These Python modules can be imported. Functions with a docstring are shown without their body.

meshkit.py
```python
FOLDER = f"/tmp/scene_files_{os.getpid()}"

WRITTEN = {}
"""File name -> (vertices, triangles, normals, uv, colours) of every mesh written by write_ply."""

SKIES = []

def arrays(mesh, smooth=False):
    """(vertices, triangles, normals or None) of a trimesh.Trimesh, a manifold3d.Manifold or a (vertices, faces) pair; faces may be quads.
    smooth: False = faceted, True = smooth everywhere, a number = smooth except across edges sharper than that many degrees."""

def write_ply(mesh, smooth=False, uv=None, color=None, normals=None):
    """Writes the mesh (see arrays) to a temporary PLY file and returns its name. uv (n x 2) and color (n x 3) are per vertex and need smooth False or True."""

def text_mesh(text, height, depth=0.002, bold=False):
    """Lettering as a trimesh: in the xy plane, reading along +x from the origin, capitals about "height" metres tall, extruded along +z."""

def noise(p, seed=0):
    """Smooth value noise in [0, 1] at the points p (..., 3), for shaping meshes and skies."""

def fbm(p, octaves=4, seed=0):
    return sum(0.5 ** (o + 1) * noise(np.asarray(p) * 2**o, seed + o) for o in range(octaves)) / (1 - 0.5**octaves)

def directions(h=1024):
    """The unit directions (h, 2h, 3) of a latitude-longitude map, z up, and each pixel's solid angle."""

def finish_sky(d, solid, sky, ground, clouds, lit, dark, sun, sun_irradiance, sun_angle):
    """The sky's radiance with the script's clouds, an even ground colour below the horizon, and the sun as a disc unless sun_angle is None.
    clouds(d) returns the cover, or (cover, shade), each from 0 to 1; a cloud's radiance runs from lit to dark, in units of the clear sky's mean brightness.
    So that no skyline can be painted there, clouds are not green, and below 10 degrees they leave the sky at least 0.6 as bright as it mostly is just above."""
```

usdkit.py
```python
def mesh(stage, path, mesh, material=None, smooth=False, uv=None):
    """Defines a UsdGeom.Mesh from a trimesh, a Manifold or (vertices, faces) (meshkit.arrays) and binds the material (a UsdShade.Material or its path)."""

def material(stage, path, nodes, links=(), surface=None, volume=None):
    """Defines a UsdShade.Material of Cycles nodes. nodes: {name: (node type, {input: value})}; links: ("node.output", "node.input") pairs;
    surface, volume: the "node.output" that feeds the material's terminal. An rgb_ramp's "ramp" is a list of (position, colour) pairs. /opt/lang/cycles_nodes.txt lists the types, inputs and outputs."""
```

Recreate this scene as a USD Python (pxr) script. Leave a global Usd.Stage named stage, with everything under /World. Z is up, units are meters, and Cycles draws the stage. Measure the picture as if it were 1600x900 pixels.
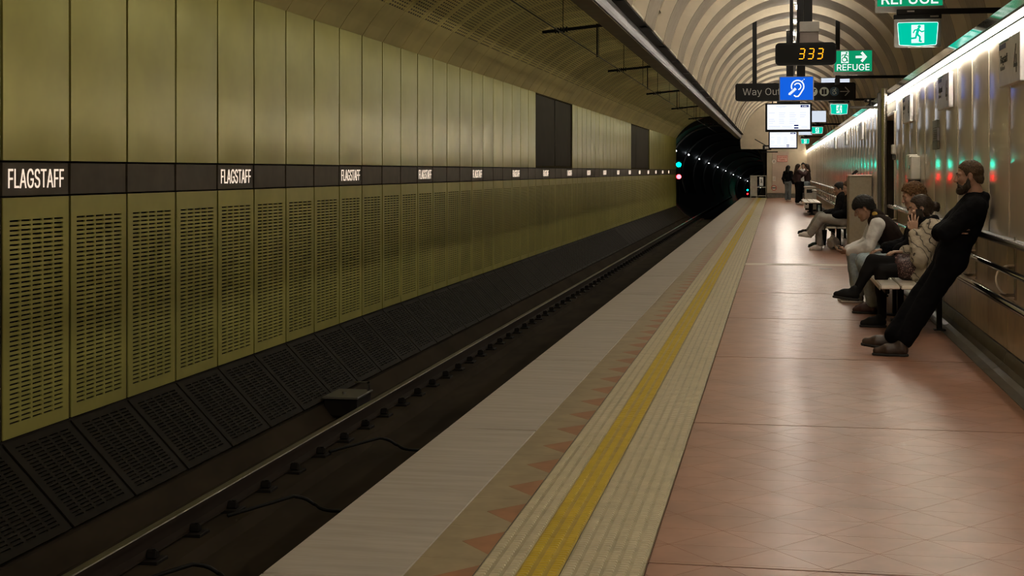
import math, random, zlib
import numpy as np, trimesh, usdkit, meshkit
from scipy import sparse
from scipy.sparse import csgraph
from shapely.geometry import Polygon, LineString, Point, box as sbox
from shapely.ops import unary_union
from shapely import affinity
from pxr import Usd, UsdGeom, UsdLux, Gf, Sdf

random.seed(7); np.random.seed(7)
stage = Usd.Stage.CreateInMemory()
UsdGeom.SetStageUpAxis(stage, UsdGeom.Tokens.z); UsdGeom.SetStageMetersPerUnit(stage, 1.0)
UsdGeom.Xform.Define(stage, '/World')

# ------------------------------------------------------------------ camera, light levels, exposure
FPX = 2222.0                                  # focal length in pixels of a 1600 px wide frame
cam = UsdGeom.Camera.Define(stage, '/World/Camera')
cam.CreateHorizontalApertureAttr(36.0); cam.CreateVerticalApertureAttr(20.25)
cam.CreateFocalLengthAttr(36.0*FPX/1600)
cam.CreateHorizontalApertureOffsetAttr(0.0)
cam.CreateVerticalApertureOffsetAttr(-183*36.0/1600)     # level camera, shifted lens: horizon at y = 267
cam.CreateClippingRangeAttr(Gf.Vec2f(0.05, 600))
cam.AddTranslateOp().Set(Gf.Vec3d(0, 0, 1.41))
cam.AddRotateXYZOp().Set(Gf.Vec3f(90, 0, math.degrees(math.atan((1212-800)/FPX))))
cam.CreateExposureAttr(0.0)
LED_L = 58.0                                  # radiance of the light strip over the right-hand wall
COVE_L = 21.0                                 # radiance of the cove tubes behind the beam
LAMP_L = 860.0                                # radiance of the small lamps on the crown
SCREEN_L = 1.15
Y0, Y1 = -9.6, 76.5                           # the station hall, along the platform
MOD = 0.9565                                  # wall panel module
JOINT0 = 8.917 - 19*MOD                       # first panel joint (behind the camera)
NMOD = 90
XR = 1.62                                     # right wall
XL = -5.2                                     # left wall

# ------------------------------------------------------------------ helpers
LOOKS = {}
used = {}
LOC = {}
def M(name): return LOOKS[name]
def rnd(name): return zlib.crc32(name.encode())/2**32

def mat(name, color, rough=0.5, metal=0.0, var=0.12, scale=6.0, bump=0.0, bscale=60.0, spec=0.5, coat=0.0, stretch=(1,1,1), color2=None, trans=None, island=0.0):
    c2 = color2 or tuple(c*(1-var) for c in color)
    c1 = color if color2 else tuple(min(1, c*(1+var)) for c in color)
    n = {'g': ('geometry', {}), 'm': ('mapping', {'scale': stretch}), 'n': ('noise_texture', {'scale': scale, 'detail': 4.0, 'roughness': 0.6}),
         'r': ('rgb_ramp', {'ramp': [(0.3, c2), (0.7, c1)]}), 'p': ('principled_bsdf', {'roughness': rough, 'metallic': metal, 'specular_ior_level': spec, 'coat_weight': coat, 'coat_roughness': 0.12})}
    l = [('g.position', 'm.vector'), ('m.vector', 'n.vector'), ('n.fac', 'r.fac')]
    if island:
        n['oi'] = ('object_info', {}); n['ir'] = ('map_range', {'from_min': 0.0, 'from_max': 1.0, 'to_min': 1-island, 'to_max': 1+island})
        n['h'] = ('hsv', {})
        l += [('oi.random', 'ir.value'), ('ir.result', 'h.value'), ('r.color', 'h.color'), ('h.color', 'p.base_color')]
    else:
        l += [('r.color', 'p.base_color')]
    if bump:
        n['bn'] = ('noise_texture', {'scale': bscale, 'detail': 3.0}); n['b'] = ('bump', {'strength': bump, 'distance': 0.01})
        l += [('m.vector', 'bn.vector'), ('bn.fac', 'b.height'), ('b.normal', 'p.normal')]
    LOOKS[name] = usdkit.material(stage, '/World/Looks/'+name, n, l, surface='p.BSDF')
    return LOOKS[name]

def emit(name, color, strength):
    LOOKS[name] = usdkit.material(stage, '/World/Looks/'+name, {'e': ('emission', {'color': color, 'strength': float(strength)})}, [], surface='e.emission')
    return LOOKS[name]

def numbered(base):
    k = used.get(base, 0); used[base] = k+1
    return base if k == 0 else f'{base}_{k:03d}'

def data(prim, label=None, cat=None, group=None, kind=None):
    for k, v in (('label', label), ('category', cat), ('group', group), ('kind', kind)):
        if v: prim.SetCustomDataByKey(k, v)
    return prim

def thing(name, label, cat, loc=(0, 0, 0), group=None, kind=None):
    p = '/World/' + numbered('/World/'+name).split('/')[-1]
    x = UsdGeom.Xform.Define(stage, p)
    if tuple(loc) != (0, 0, 0): x.AddTranslateOp().Set(Gf.Vec3d(*map(float, loc)))
    LOC[p] = np.array(loc, float)
    return data(x.GetPrim(), label, cat, group, kind)

def obj(name, mesh, material, parent=None, smooth=False, uv=None, label=None, cat=None, group=None, kind=None):
    """One Mesh prim; mesh in world coordinates. Parent: a prim (part) or None (a thing of its own)."""
    pp = str(parent.GetPath()) if parent else '/World'
    p = pp + '/' + numbered(pp+'/'+name).split('/')[-1]
    off = LOC.get(pp, np.zeros(3)); LOC[p] = off
    if hasattr(mesh, 'to_mesh'):
        mm = mesh.to_mesh(); v, f = mm.vert_properties[:, :3], mm.tri_verts
    elif isinstance(mesh, tuple): v, f = mesh
    else: v, f = mesh.vertices, mesh.faces
    m = usdkit.mesh(stage, p, (np.asarray(v, float)-off, np.asarray(f)), M(material), smooth=smooth, uv=uv)
    return data(m.GetPrim(), label, cat, group, kind)

def dup(src, loc, label=None, group=None):
    c = src.GetCustomData()
    base = src.GetName(); 
    r = thing(base, label or c['label'], c['category'], loc, group or c.get('group'))
    r.GetReferences().AddInternalReference(src.GetPath()); r.SetInstanceable(True)
    return r

def B(x0, x1, y0, y1, z0, z1):
    m = trimesh.creation.box((abs(x1-x0), abs(y1-y0), abs(z1-z0))); m.apply_translation(((x0+x1)/2, (y0+y1)/2, (z0+z1)/2)); return m

def BB(x0, x1, y0, y1, z0, z1, c=0.005):
    """box with chamfered edges"""
    x0, x1 = min(x0, x1), max(x0, x1); y0, y1 = min(y0, y1), max(y0, y1); z0, z1 = min(z0, z1), max(z0, z1)
    c = min(c, (x1-x0)*.4, (y1-y0)*.4, (z1-z0)*.4)
    P = [(x, y, z) for x, a in ((x0, 1), (x1, -1)) for y, b in ((y0, 1), (y1, -1)) for z, e in ((z0, 1), (z1, -1))
         for x, y, z in ((x+a*c, y+b*c, z), (x+a*c, y, z+e*c), (x, y+b*c, z+e*c))]
    return trimesh.convex.convex_hull(np.array(P))

def cat_(*ms):
    ms = [m for x in ms for m in (x if isinstance(x, (list, tuple)) else [x])]
    return trimesh.util.concatenate(ms)

def cyl(a, b, r, n=14, r2=None, caps=True):
    a, b = np.array(a, float), np.array(b, float); d = b-a; L = np.linalg.norm(d); d = d/L
    u = np.cross(d, [0, 0, 1] if abs(d[2]) < .9 else [1, 0, 0]); u /= np.linalg.norm(u); w = np.cross(d, u)
    t = np.arange(n)*2*math.pi/n; ring = np.outer(np.cos(t), u)+np.outer(np.sin(t), w)
    v = np.vstack([a+ring*r, b+ring*(r if r2 is None else r2), [a], [b]])
    i = np.arange(n); j = (i+1) % n
    f = np.vstack([np.c_[i, j, j+n], np.c_[i, j+n, i+n], np.c_[j, i, np.full(n, 2*n)], np.c_[i+n, j+n, np.full(n, 2*n+1)]])
    return trimesh.Trimesh(v, f, process=False)

def tube(pts, r, n=8):
    """a swept round tube along a polyline"""
    pts = np.array(pts, float); m = len(pts); t = np.gradient(pts, axis=0); t /= np.linalg.norm(t, axis=1)[:, None]
    up = np.array([0, 0, 1.0]) if abs(t[:, 2]).max() < .95 else np.array([0.3, 1, 0.2])
    u = np.cross(t, up); u /= np.linalg.norm(u, axis=1)[:, None]; w = np.cross(t, u)
    a = np.arange(n)*2*math.pi/n
    v = (pts[:, None] + r*(np.cos(a)[None, :, None]*u[:, None]+np.sin(a)[None, :, None]*w[:, None])).reshape(-1, 3)
    f = []
    for k in range(m-1):
        for i in range(n):
            j = (i+1) % n; f += [(k*n+i, k*n+j, k*n+n+j), (k*n+i, k*n+n+j, k*n+n+i)]
    for i in range(1, n-1): f += [(0, i+1, i), ((m-1)*n, (m-1)*n+i, (m-1)*n+i+1)]
    mm = trimesh.Trimesh(v, f, process=False); mm.invert(); return mm

def ext(shape, depth):
    gs = [g for g in getattr(shape, 'geoms', [shape]) if g.area > 1e-9]
    return trimesh.util.concatenate([trimesh.creation.extrude_polygon(g, depth, engine='earcut') for g in gs])

FRONT = np.array([[1, 0, 0, 0], [0, 0, -1, 0], [0, 1, 0, 0], [0, 0, 0, 1.]])       # sign face towards -Y
LEFTW = np.array([[0, 0, 1, 0], [1, 0, 0, 0], [0, 1, 0, 0], [0, 0, 0, 1.]])        # face towards +X
RIGHTW = np.array([[0, 0, -1, 0], [-1, 0, 0, 0], [0, 1, 0, 0], [0, 0, 0, 1.]])     # face towards -X
def put(mesh, T, loc):
    m = mesh.copy(); m.apply_transform(T); m.apply_translation(loc); return m

def text(s, h, depth=0.002, bold=False, width=None, center=False):
    m = meshkit.text_mesh(s, h, depth, bold)
    b = m.bounds; m.apply_translation((-b[0][0], 0, 0)); w = b[1][0]-b[0][0]
    if width: m.apply_scale([width/w, 1, 1]); w = width
    if center: m.apply_translation((-w/2, 0, 0))
    return m

def rrect(w, h, r):
    return sbox(-w/2+r, -h/2+r, w/2-r, h/2-r).buffer(r, quad_segs=6)

def quadgrid(P):
    """P: (m, n, 3) points -> trimesh of quads, and uv index"""
    m, n = P.shape[:2]; idx = np.arange(m*n).reshape(m, n)
    a, b, c, d = idx[:-1, :-1].ravel(), idx[1:, :-1].ravel(), idx[1:, 1:].ravel(), idx[:-1, 1:].ravel()
    return trimesh.Trimesh(P.reshape(-1, 3), np.vstack([np.c_[a, b, c], np.c_[a, c, d]]), process=False)

def prism_x(profile, y0, y1):
    """closed (x,z) profile extruded along Y"""
    g = Polygon(profile); m = ext(g, y1-y0)                    # local x, y -> X, Z ; z -> -Y
    T = np.array([[1, 0, 0, 0], [0, 0, -1, y1], [0, 1, 0, 0], [0, 0, 0, 1.]]); m.apply_transform(T); return m

# ------------------------------------------------------------------ materials
mat('gold_panel', (0.41, 0.382, 0.108), rough=0.31, metal=0.32, var=0.10, scale=1.6, bump=0.02, bscale=6, island=0.06, spec=0.5)
mat('gold_perforated', (0.39, 0.365, 0.10), rough=0.42, metal=0.35, var=0.12, scale=2.0, island=0.06)
mat('band_brown', (0.085, 0.068, 0.05), rough=0.5, spec=.25, var=0.18, scale=5, island=0.10)
mat('skirt_dark', (0.013, 0.010, 0.006), rough=0.75, var=0.25, scale=4, spec=.12)
mat('void', (0.012, 0.010, 0.008), rough=0.9)
mat('dark_advert', (0.028, 0.023, 0.016), rough=0.65, var=0.2, scale=3, spec=.15)
mat('ceiling_gold', (0.46, 0.40, 0.17), rough=0.45, metal=0.25, var=0.2, scale=0.9, island=0.06)
mat('haunch', (0.06, 0.048, 0.025), rough=0.9, spec=.1, var=0.3, scale=3)
mat('beam_olive', (0.10, 0.083, 0.045), rough=0.6, var=0.2, scale=3)
mat('aluminium', (0.26, 0.26, 0.28), rough=0.5, metal=0.7, var=0.08, scale=4, stretch=(1, .2, 1))
mat('vault', (0.74, 0.665, 0.525), rough=0.75, var=0.07, scale=3, bump=0.06, bscale=25)
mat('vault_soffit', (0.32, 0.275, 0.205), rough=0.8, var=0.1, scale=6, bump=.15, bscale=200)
mat('vault_shell', (0.46, 0.40, 0.30), rough=0.8, var=0.08, scale=3)
mat('vault_joint', (0.16, 0.12, 0.075), rough=0.8)
mat('black_metal', (0.006, 0.006, 0.006), rough=0.5, spec=.2)
mat('dark_conduit', (0.075, 0.07, 0.06), rough=0.5)
mat('grey_box', (0.30, 0.28, 0.25), rough=0.5, bump=0.03)
mat('brown_box', (0.18, 0.145, 0.125), rough=0.55)
mat('cream_enamel', (0.78, 0.71, 0.60), rough=0.12, var=0.05, scale=2.5, spec=0.22, bump=0.002, bscale=3, island=0.04)
mat('cream_stone', (0.52, 0.43, 0.29), rough=0.3, var=0.14, scale=7, island=0.07)
mat('seam', (0.68, 0.6, 0.5), rough=0.3)
mat('steel', (0.55, 0.53, 0.50), rough=0.2, metal=1.0, var=0.08, scale=8)
mat('chrome', (0.66, 0.65, 0.64), rough=0.09, metal=1.0, var=0.04)
mat('trim_polished', (0.60, 0.57, 0.50), rough=0.08, metal=1.0, var=0.05)
mat('trim_dark', (0.05, 0.045, 0.035), rough=0.4)
mat('skirting', (0.115, 0.105, 0.08), rough=0.42, var=0.35, scale=9, stretch=(1, .3, 1))
mat('terracotta', (0.335, 0.166, 0.107), rough=0.31, var=0.14, scale=4.0, bump=0.006, bscale=40, island=0.05, spec=0.38)
mat('grout', (0.19, 0.095, 0.062), rough=0.8)
mat('pale_strip', (0.52, 0.42, 0.33), rough=0.5)
mat('terracotta_inlay', (0.30, 0.135, 0.06), rough=0.5, var=0.15, scale=8)
mat('beige_inlay', (0.30, 0.24, 0.145), rough=0.5, var=0.15, scale=6)
mat('coping', (0.43, 0.39, 0.335), rough=0.7, color2=(0.34, 0.305, 0.255), scale=5, stretch=(.35, 3, 1), bump=0.1, bscale=70)
mat('rib_cream', (0.56, 0.50, 0.345), rough=0.5, var=0.08, scale=9)
mat('rib_yellow', (0.55, 0.40, 0.03), rough=0.5, var=0.08, scale=9)
mat('tactile_cream', (0.39, 0.34, 0.205), rough=0.5, var=0.14, scale=9, island=0.04)
mat('tactile_yellow', (0.40, 0.285, 0.018), rough=0.5, var=0.14, scale=9, island=0.04)
mat('concrete_dark', (0.02, 0.017, 0.013), rough=0.85, var=0.4, scale=2.5, bump=0.2, bscale=30)
mat('concrete_bed', (0.030, 0.022, 0.014), rough=0.95, spec=.1, var=0.4, scale=2.0, bump=0.2, bscale=20, stretch=(1, .35, 1))
mat('rail_top', (0.20, 0.185, 0.155), rough=0.4, metal=1.0)
mat('rail_rust', (0.02, 0.013, 0.009), rough=0.8, spec=.15)
mat('clip_dark', (0.009, 0.007, 0.006), rough=0.7, spec=.15)
mat('cable_black', (0.006, 0.006, 0.006), rough=0.6, spec=.15)
mat('tunnel_black', (0.02, 0.019, 0.017), rough=0.55)
mat('tunnel_ring', (0.20, 0.19, 0.18), rough=0.3)
mat('end_wall', (0.47, 0.40, 0.29), rough=0.5, var=0.08, scale=2, island=0.04)
mat('end_wall_pink', (0.46, 0.355, 0.285), rough=0.5, var=0.08, scale=2, island=0.04)
mat('cabinet', (0.30, 0.255, 0.175), rough=0.45, var=0.1, scale=20)
mat('bench_seat', (0.42, 0.37, 0.30), rough=0.35, metal=0.3)
mat('recess_dark', (0.045, 0.038, 0.03), rough=0.8, var=0.4, scale=5)
mat('recess_pipe_tan', (0.33, 0.28, 0.2), rough=0.6)  # plain tan colour of the conduit in the recess, not emissive
mat('board_white', (0.86, 0.87, 0.90), rough=0.3)
mat('ink_blue', (0.10, 0.12, 0.30), rough=0.4)
mat('ink_teal', (0.16, 0.30, 0.33), rough=0.4)
mat('ink_dark', (0.05, 0.05, 0.055), rough=0.5)
mat('ink_grey', (0.30, 0.30, 0.32), rough=0.5)
mat('sign_grey', (0.33, 0.32, 0.30), rough=0.4)
mat('sign_text', (0.38, 0.38, 0.36), rough=0.5)
mat('icon_pale', (0.42, 0.46, 0.40), rough=0.5)
mat('icon_blue', (0.02, 0.06, 0.10), rough=0.5)
mat('white_plastic', (0.60, 0.57, 0.50), rough=0.4)
mat('paper_white', (0.62, 0.56, 0.48), rough=0.6)
mat('red_paint', (0.45, 0.10, 0.07), rough=0.5)
mat('pink_board', (0.66, 0.40, 0.33), rough=0.5)
mat('bin_grey', (0.42, 0.39, 0.33), rough=0.4)
mat('notice_green', (0.13, 0.14, 0.11), rough=0.4)
mat('plastic_white_bag', (0.62, 0.58, 0.52), rough=0.4)
emit('led', (1.0, 0.89, 0.72), LED_L)
emit('cove', (1.0, 0.93, 0.66), COVE_L)
emit('lamp', (1.0, 0.90, 0.76), LAMP_L)
emit('name_glow', (1.0, 0.80, 0.62), .95)
emit('screen_white', (0.86, 0.90, 1.0), SCREEN_L)
emit('screen_ink', (0.62, 0.67, 0.80), .95)
emit('screen_navy', (0.03, 0.04, 0.14), 1.0)
emit('blue_face', (0.008, 0.12, 0.74), 1.0)
emit('white_face', (0.82, 0.90, 1.0), 1.05)
emit('exit_green', (0.0, 0.50, 0.33), 1.15)
emit('exit_white', (0.62, 1.0, 0.90), 1.3)
emit('refuge_green', (0.004, 0.29, 0.125), 1.0)
emit('refuge_white', (0.80, 0.92, 0.86), 1.0)
emit('digit_orange', (1.0, 0.33, 0.01), 1.9)
emit('signal_green', (0.0, 1.0, 0.62), 110)
emit('signal_red', (1.0, 0.006, 0.008), 110)
emit('far_signal_green', (0.0, 1.0, 0.62), 16)
emit('far_signal_red', (1.0, 0.006, 0.008), 16)
emit('tunnel_lamp', (0.86, 0.94, 1.0), 15)
emit('white_box_face', (0.80, 0.88, 1.0), 0.85)
emit('phone_red', (1.0, 0.12, 0.06), 2.0)
# perforated ceiling panel: slots printed by uv (too small and far to tell apart singly)
LOOKS['ceiling_perforated'] = usdkit.material(stage, '/World/Looks/ceiling_perforated', {
    'uv': ('uvmap', {'attribute': 'st'}), 's': ('separate_xyz', {}),
    'ua': ('math', {'math_type': 'multiply', 'value2': 8.0}), 'uf': ('math', {'math_type': 'fraction'}), 'ul': ('math', {'math_type': 'less_than', 'value2': 0.66}),
    'va': ('math', {'math_type': 'multiply', 'value2': 20.0}), 'vf': ('math', {'math_type': 'fraction'}), 'vl': ('math', {'math_type': 'less_than', 'value2': 0.42}),
    'e0': ('math', {'math_type': 'greater_than', 'value2': 0.10}), 'e1': ('math', {'math_type': 'less_than', 'value2': 0.90}),
    'k1': ('math', {'math_type': 'multiply'}), 'k2': ('math', {'math_type': 'multiply'}), 'k3': ('math', {'math_type': 'multiply'}),
    'g': ('geometry', {}), 'n': ('noise_texture', {'scale': 0.9, 'detail': 4.0}), 'r': ('rgb_ramp', {'ramp': [(0.3, (0.42, 0.37, 0.14)), (0.7, (0.60, 0.53, 0.22))]}),
    'x': ('mix', {'color2': (0.02, 0.015, 0.008)}), 'p': ('principled_bsdf', {'roughness': 0.5, 'metallic': 0.25})},
    [('uv.UV', 's.vector'), ('s.x', 'ua.value1'), ('ua.value', 'uf.value1'), ('uf.value', 'ul.value1'), ('s.y', 'va.value1'), ('va.value', 'vf.value1'), ('vf.value', 'vl.value1'),
     ('s.x', 'e0.value1'), ('s.x', 'e1.value1'), ('e0.value', 'k1.value1'), ('e1.value', 'k1.value2'), ('ul.value', 'k2.value1'), ('vl.value', 'k2.value2'),
     ('k1.value', 'k3.value1'), ('k2.value', 'k3.value2'), ('k3.value', 'x.fac'), ('g.position', 'n.vector'), ('n.fac', 'r.fac'), ('r.color', 'x.color1'), ('x.color', 'p.base_color')], surface='p.BSDF')

# ================================================================== SETTING
# ------------------------------------------------------------------ left wall: four rows of panels on one module
wall_left = thing('wall_left', 'gold enamelled panel wall across the track with a dark sign band', 'wall', kind='structure')
obj('backing', cat_(B(XL-.30, XL-.07, Y0, Y1, -1.4, 3.3)), 'void', wall_left)

def perforated(w, h, cols, rows, mx, mz0, mz1, sw, sh, depth=0.012):
    """plate in (u, v, outward) with real slots: front face with holes, slot walls"""
    pu = (w-2*mx)/cols; pv = (h-mz0-mz1)/rows
    us = [0.0]; uh = []
    for i in range(cols):
        c = mx+(i+.5)*pu; us += [c-sw/2, c+sw/2]; uh.append(len(us)-2)
    us.append(w)
    vs = [0.0]; vh = []
    for j in range(rows):
        c = mz0+(j+.5)*pv; vs += [c-sh/2, c+sh/2]; vh.append(len(vs)-2)
    vs.append(h)
    us, vs = np.array(us), np.array(vs); nu, nv = len(us), len(vs)
    U, V = np.meshgrid(us, vs, indexing='ij'); front = np.stack([U, V, np.zeros_like(U)], -1).reshape(-1, 3); back = front-[0, 0, depth]
    idx = np.arange(nu*nv).reshape(nu, nv); o = nu*nv; q = []
    uhs, vhs = set(uh), set(vh)
    # solid columns as tall quads keep the count low
    for i in range(nu-1):
        if i not in uhs: 
            for j in ([0] if True else []): q.append((idx[i, 0], idx[i+1, 0], idx[i+1, nv-1], idx[i, nv-1]))
        else:
            for j in range(nv-1):
                a, b, c, d = idx[i, j], idx[i+1, j], idx[i+1, j+1], idx[i, j+1]
                if j in vhs: q += [(a, b, b+o, a+o), (b, c, c+o, b+o), (c, d, d+o, c+o), (d, a, a+o, d+o)]
                else: q.append((a, b, c, d))
    a, b, c, d = idx[0, 0], idx[-1, 0], idx[-1, -1], idx[0, -1]
    q += [(b, a, a+o, b+o), (c, b, b+o, c+o), (d, c, c+o, d+o), (a, d, d+o, a+o)]
    q = np.array(q); f = np.vstack([q[:, [0, 1, 2]], q[:, [0, 2, 3]]])
    return np.vstack([front, back]), f

GAP = 0.034
ZB0, ZB1, ZT, ZBOT = 1.235, 1.475, 3.165, -0.44
pw = MOD-GAP
pv_, pf_ = perforated(pw, ZB0-.012-ZBOT, 5, 43, 0.075, 0.085, 0.145, 0.128, 0.0125)
sv_, sf_ = perforated(pw, 0.80, 5, 22, 0.075, 0.05, 0.05, 0.12, 0.012)
S0, S1 = np.array([XL, -0.46]), np.array([-4.67, -1.0])          # skirt top and bottom (x, z)
sd = (S1-S0)/np.linalg.norm(S1-S0); sn = np.array([-sd[1], sd[0]])
sn = sn if sn[0] > 0 else -sn
SL = np.linalg.norm(S1-S0)
dark_mods = {24+19, 25+19, 26+19, 27+19, 28+19, 45+19, 46+19, 47+19, 48+19, 49+19, 50+19, 51+19, 52+19}
nu, nv = 7, 13
for k in range(NMOD):
    y = JOINT0+k*MOD+GAP/2
    if y > Y1-.9: break
    r = random.Random(k)
    # upper panel: slightly pillowed sheet
    dark = (30.9 < y < 36.5) or (51.5 < y < 59.6)
    if not dark:
        u = np.linspace(0, 1, nu); v = np.linspace(0, 1, nv); U, V = np.meshgrid(u, v, indexing='ij')
        bulge = (0.010+0.004*r.random())*np.sin(np.pi*U)*np.sin(np.pi*V)**.6 + 0.004*(r.random()-.5)*np.sin(2*np.pi*V)
        P = np.stack([XL+bulge, y+U*pw, ZB1+.008+V*(ZT-ZB1-.012)], -1)
        edge = [P[0], P[:, -1], P[-1][::-1], P[:, 0][::-1]]; ring = np.vstack(edge); m = quadgrid(P)
        rim = np.stack([ring, ring-[.03, 0, 0]], 1); m = cat_(m, quadgrid(rim))
        obj('upper_panel', m, 'gold_panel', wall_left, smooth=30)
    obj('band_panel', BB(XL-.03, XL-.004, y, y+pw, ZB0, ZB1-.008, .003), 'band_brown', wall_left)
    v = np.stack([np.full(len(pv_), XL)+pv_[:, 2], y+pv_[:, 0], ZBOT+pv_[:, 1]], -1)
    obj('perforated_panel', (v, pf_), 'gold_perforated', wall_left)
    if k < 58:
        X = S1[0]-sd[0]*sv_[:, 1]*SL/.8+sn[0]*sv_[:, 2]; Z = S1[1]-sd[1]*sv_[:, 1]*SL/.8+sn[1]*sv_[:, 2]
        obj('skirt_panel', (np.stack([X, y+sv_[:, 0], Z], -1), sf_), 'skirt_dark', wall_left)
    else:
        a, b = S0, S1
        obj('skirt_panel', prism_x([(a[0], a[1]), (b[0], b[1]), (b[0]-.03, b[1]), (a[0]-.03, a[1])], y, y+pw), 'skirt_dark', wall_left)
obj('skirt_backing', prism_x([(S0[0]-.06, S0[1]), (S1[0]-.06, S1[1]-.02), (S1[0]-.06, S1[1]-.4), (S0[0]-.06, S1[1]-.4)], Y0, Y1), 'void', wall_left)

for (ya, yb, lab, split) in ((30.98, 36.66, 'wide dark blank advertising panel set into the gold wall', 33.9), (51.7, 60.0, 'farther dark blank advertising panel near the tunnel mouth', 54.2)):
    t = thing('advertising_panel', lab, 'panel', (XL, ya, ZB1+.01), group=None)
    for a, b in ((ya, split-.01), (split+.01, yb)):
        obj('blank_sheet', BB(XL-.06, XL-.035, a+.03, b-.03, ZB1+.05, ZT-.05, .004), 'dark_advert', t)
    obj('frame', cat_(B(XL-.06, XL-.01, ya, ya+.04, ZB1+.01, ZT-.01), B(XL-.06, XL-.01, yb-.04, yb, ZB1+.01, ZT-.01), B(XL-.06, XL-.01, ya+.04, yb-.04, ZB1+.01, ZB1+.05), B(XL-.06, XL-.01, ya+.04, yb-.04, ZT-.05, ZT-.01)), 'haunch', t)

# ------------------------------------------------------------------ ceiling over the track
track_ceiling = thing('ceiling', 'curved olive gold perforated ceiling over the track', 'ceiling', kind='structure')
CC, CR = np.array([-3.2, 1.94]), 2.327
A0, A1, A2 = math.radians(149.0), math.radians(136.2), math.radians(56.5)
def arc(a0, a1, n, r=CR, c=CC): 
    a = np.linspace(a0, a1, n); return np.stack([c[0]+r*np.cos(a), c[1]+r*np.sin(a)], 1), a
for k in range(NMOD):
    y = JOINT0+k*MOD+.007
    if y > Y1-.9: break
    for name, a0, a1, n, ml in (('lower_ceiling_panel', A0, A1+.0005, 4, 'ceiling_gold'), ('perforated_ceiling_panel', A1-.0005, A2, 22, 'ceiling_perforated')):
        p, a = arc(a0, a1, n)
        P = np.stack([np.repeat(p[:, 0][:, None], 2, 1), np.tile([y, y+MOD-.014], (n, 1)), np.repeat(p[:, 1][:, None], 2, 1)], -1)
        Q = P.copy(); dirn = (p-CC)/CR; Q[..., 0] += dirn[:, 0][:, None]*.02; Q[..., 2] += dirn[:, 1][:, None]*.02
        m = quadgrid(P); sides = [quadgrid(np.stack([P[:, 0], Q[:, 0]], 1)), quadgrid(np.stack([Q[:, 1], P[:, 1]], 1))]
        vtx = np.vstack([m.vertices]+[s.vertices for s in sides])
        uvv = np.stack([np.tile([0., 1.], n), np.repeat((a0-a)*CR, 2)], -1); uvs = np.vstack([uvv]+[np.stack([np.zeros(2*n), np.zeros(2*n)], -1)]*2)
        o1, o2 = len(m.vertices), len(m.vertices)+2*n
        f = np.vstack([m.faces, sides[0].faces+o1, sides[1].faces+o2])
        obj(name, (vtx, f), ml, track_ceiling, uv=uvs if ml == 'ceiling_perforated' else None)
p, a = arc(math.radians(152), math.radians(50), 24, CR+.05)
obj('shell', quadgrid(np.stack([np.repeat(p[:, 0][:, None], 2, 1), np.tile([Y0, Y1], (24, 1)), np.repeat(p[:, 1][:, None], 2, 1)], -1)), 'void', track_ceiling)
RIB0, RIBP, RIBL = 33.4, 3.05, 1.40
rib_ys = [RIB0+RIBP*i for i in range(-14, 15)]
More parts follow.
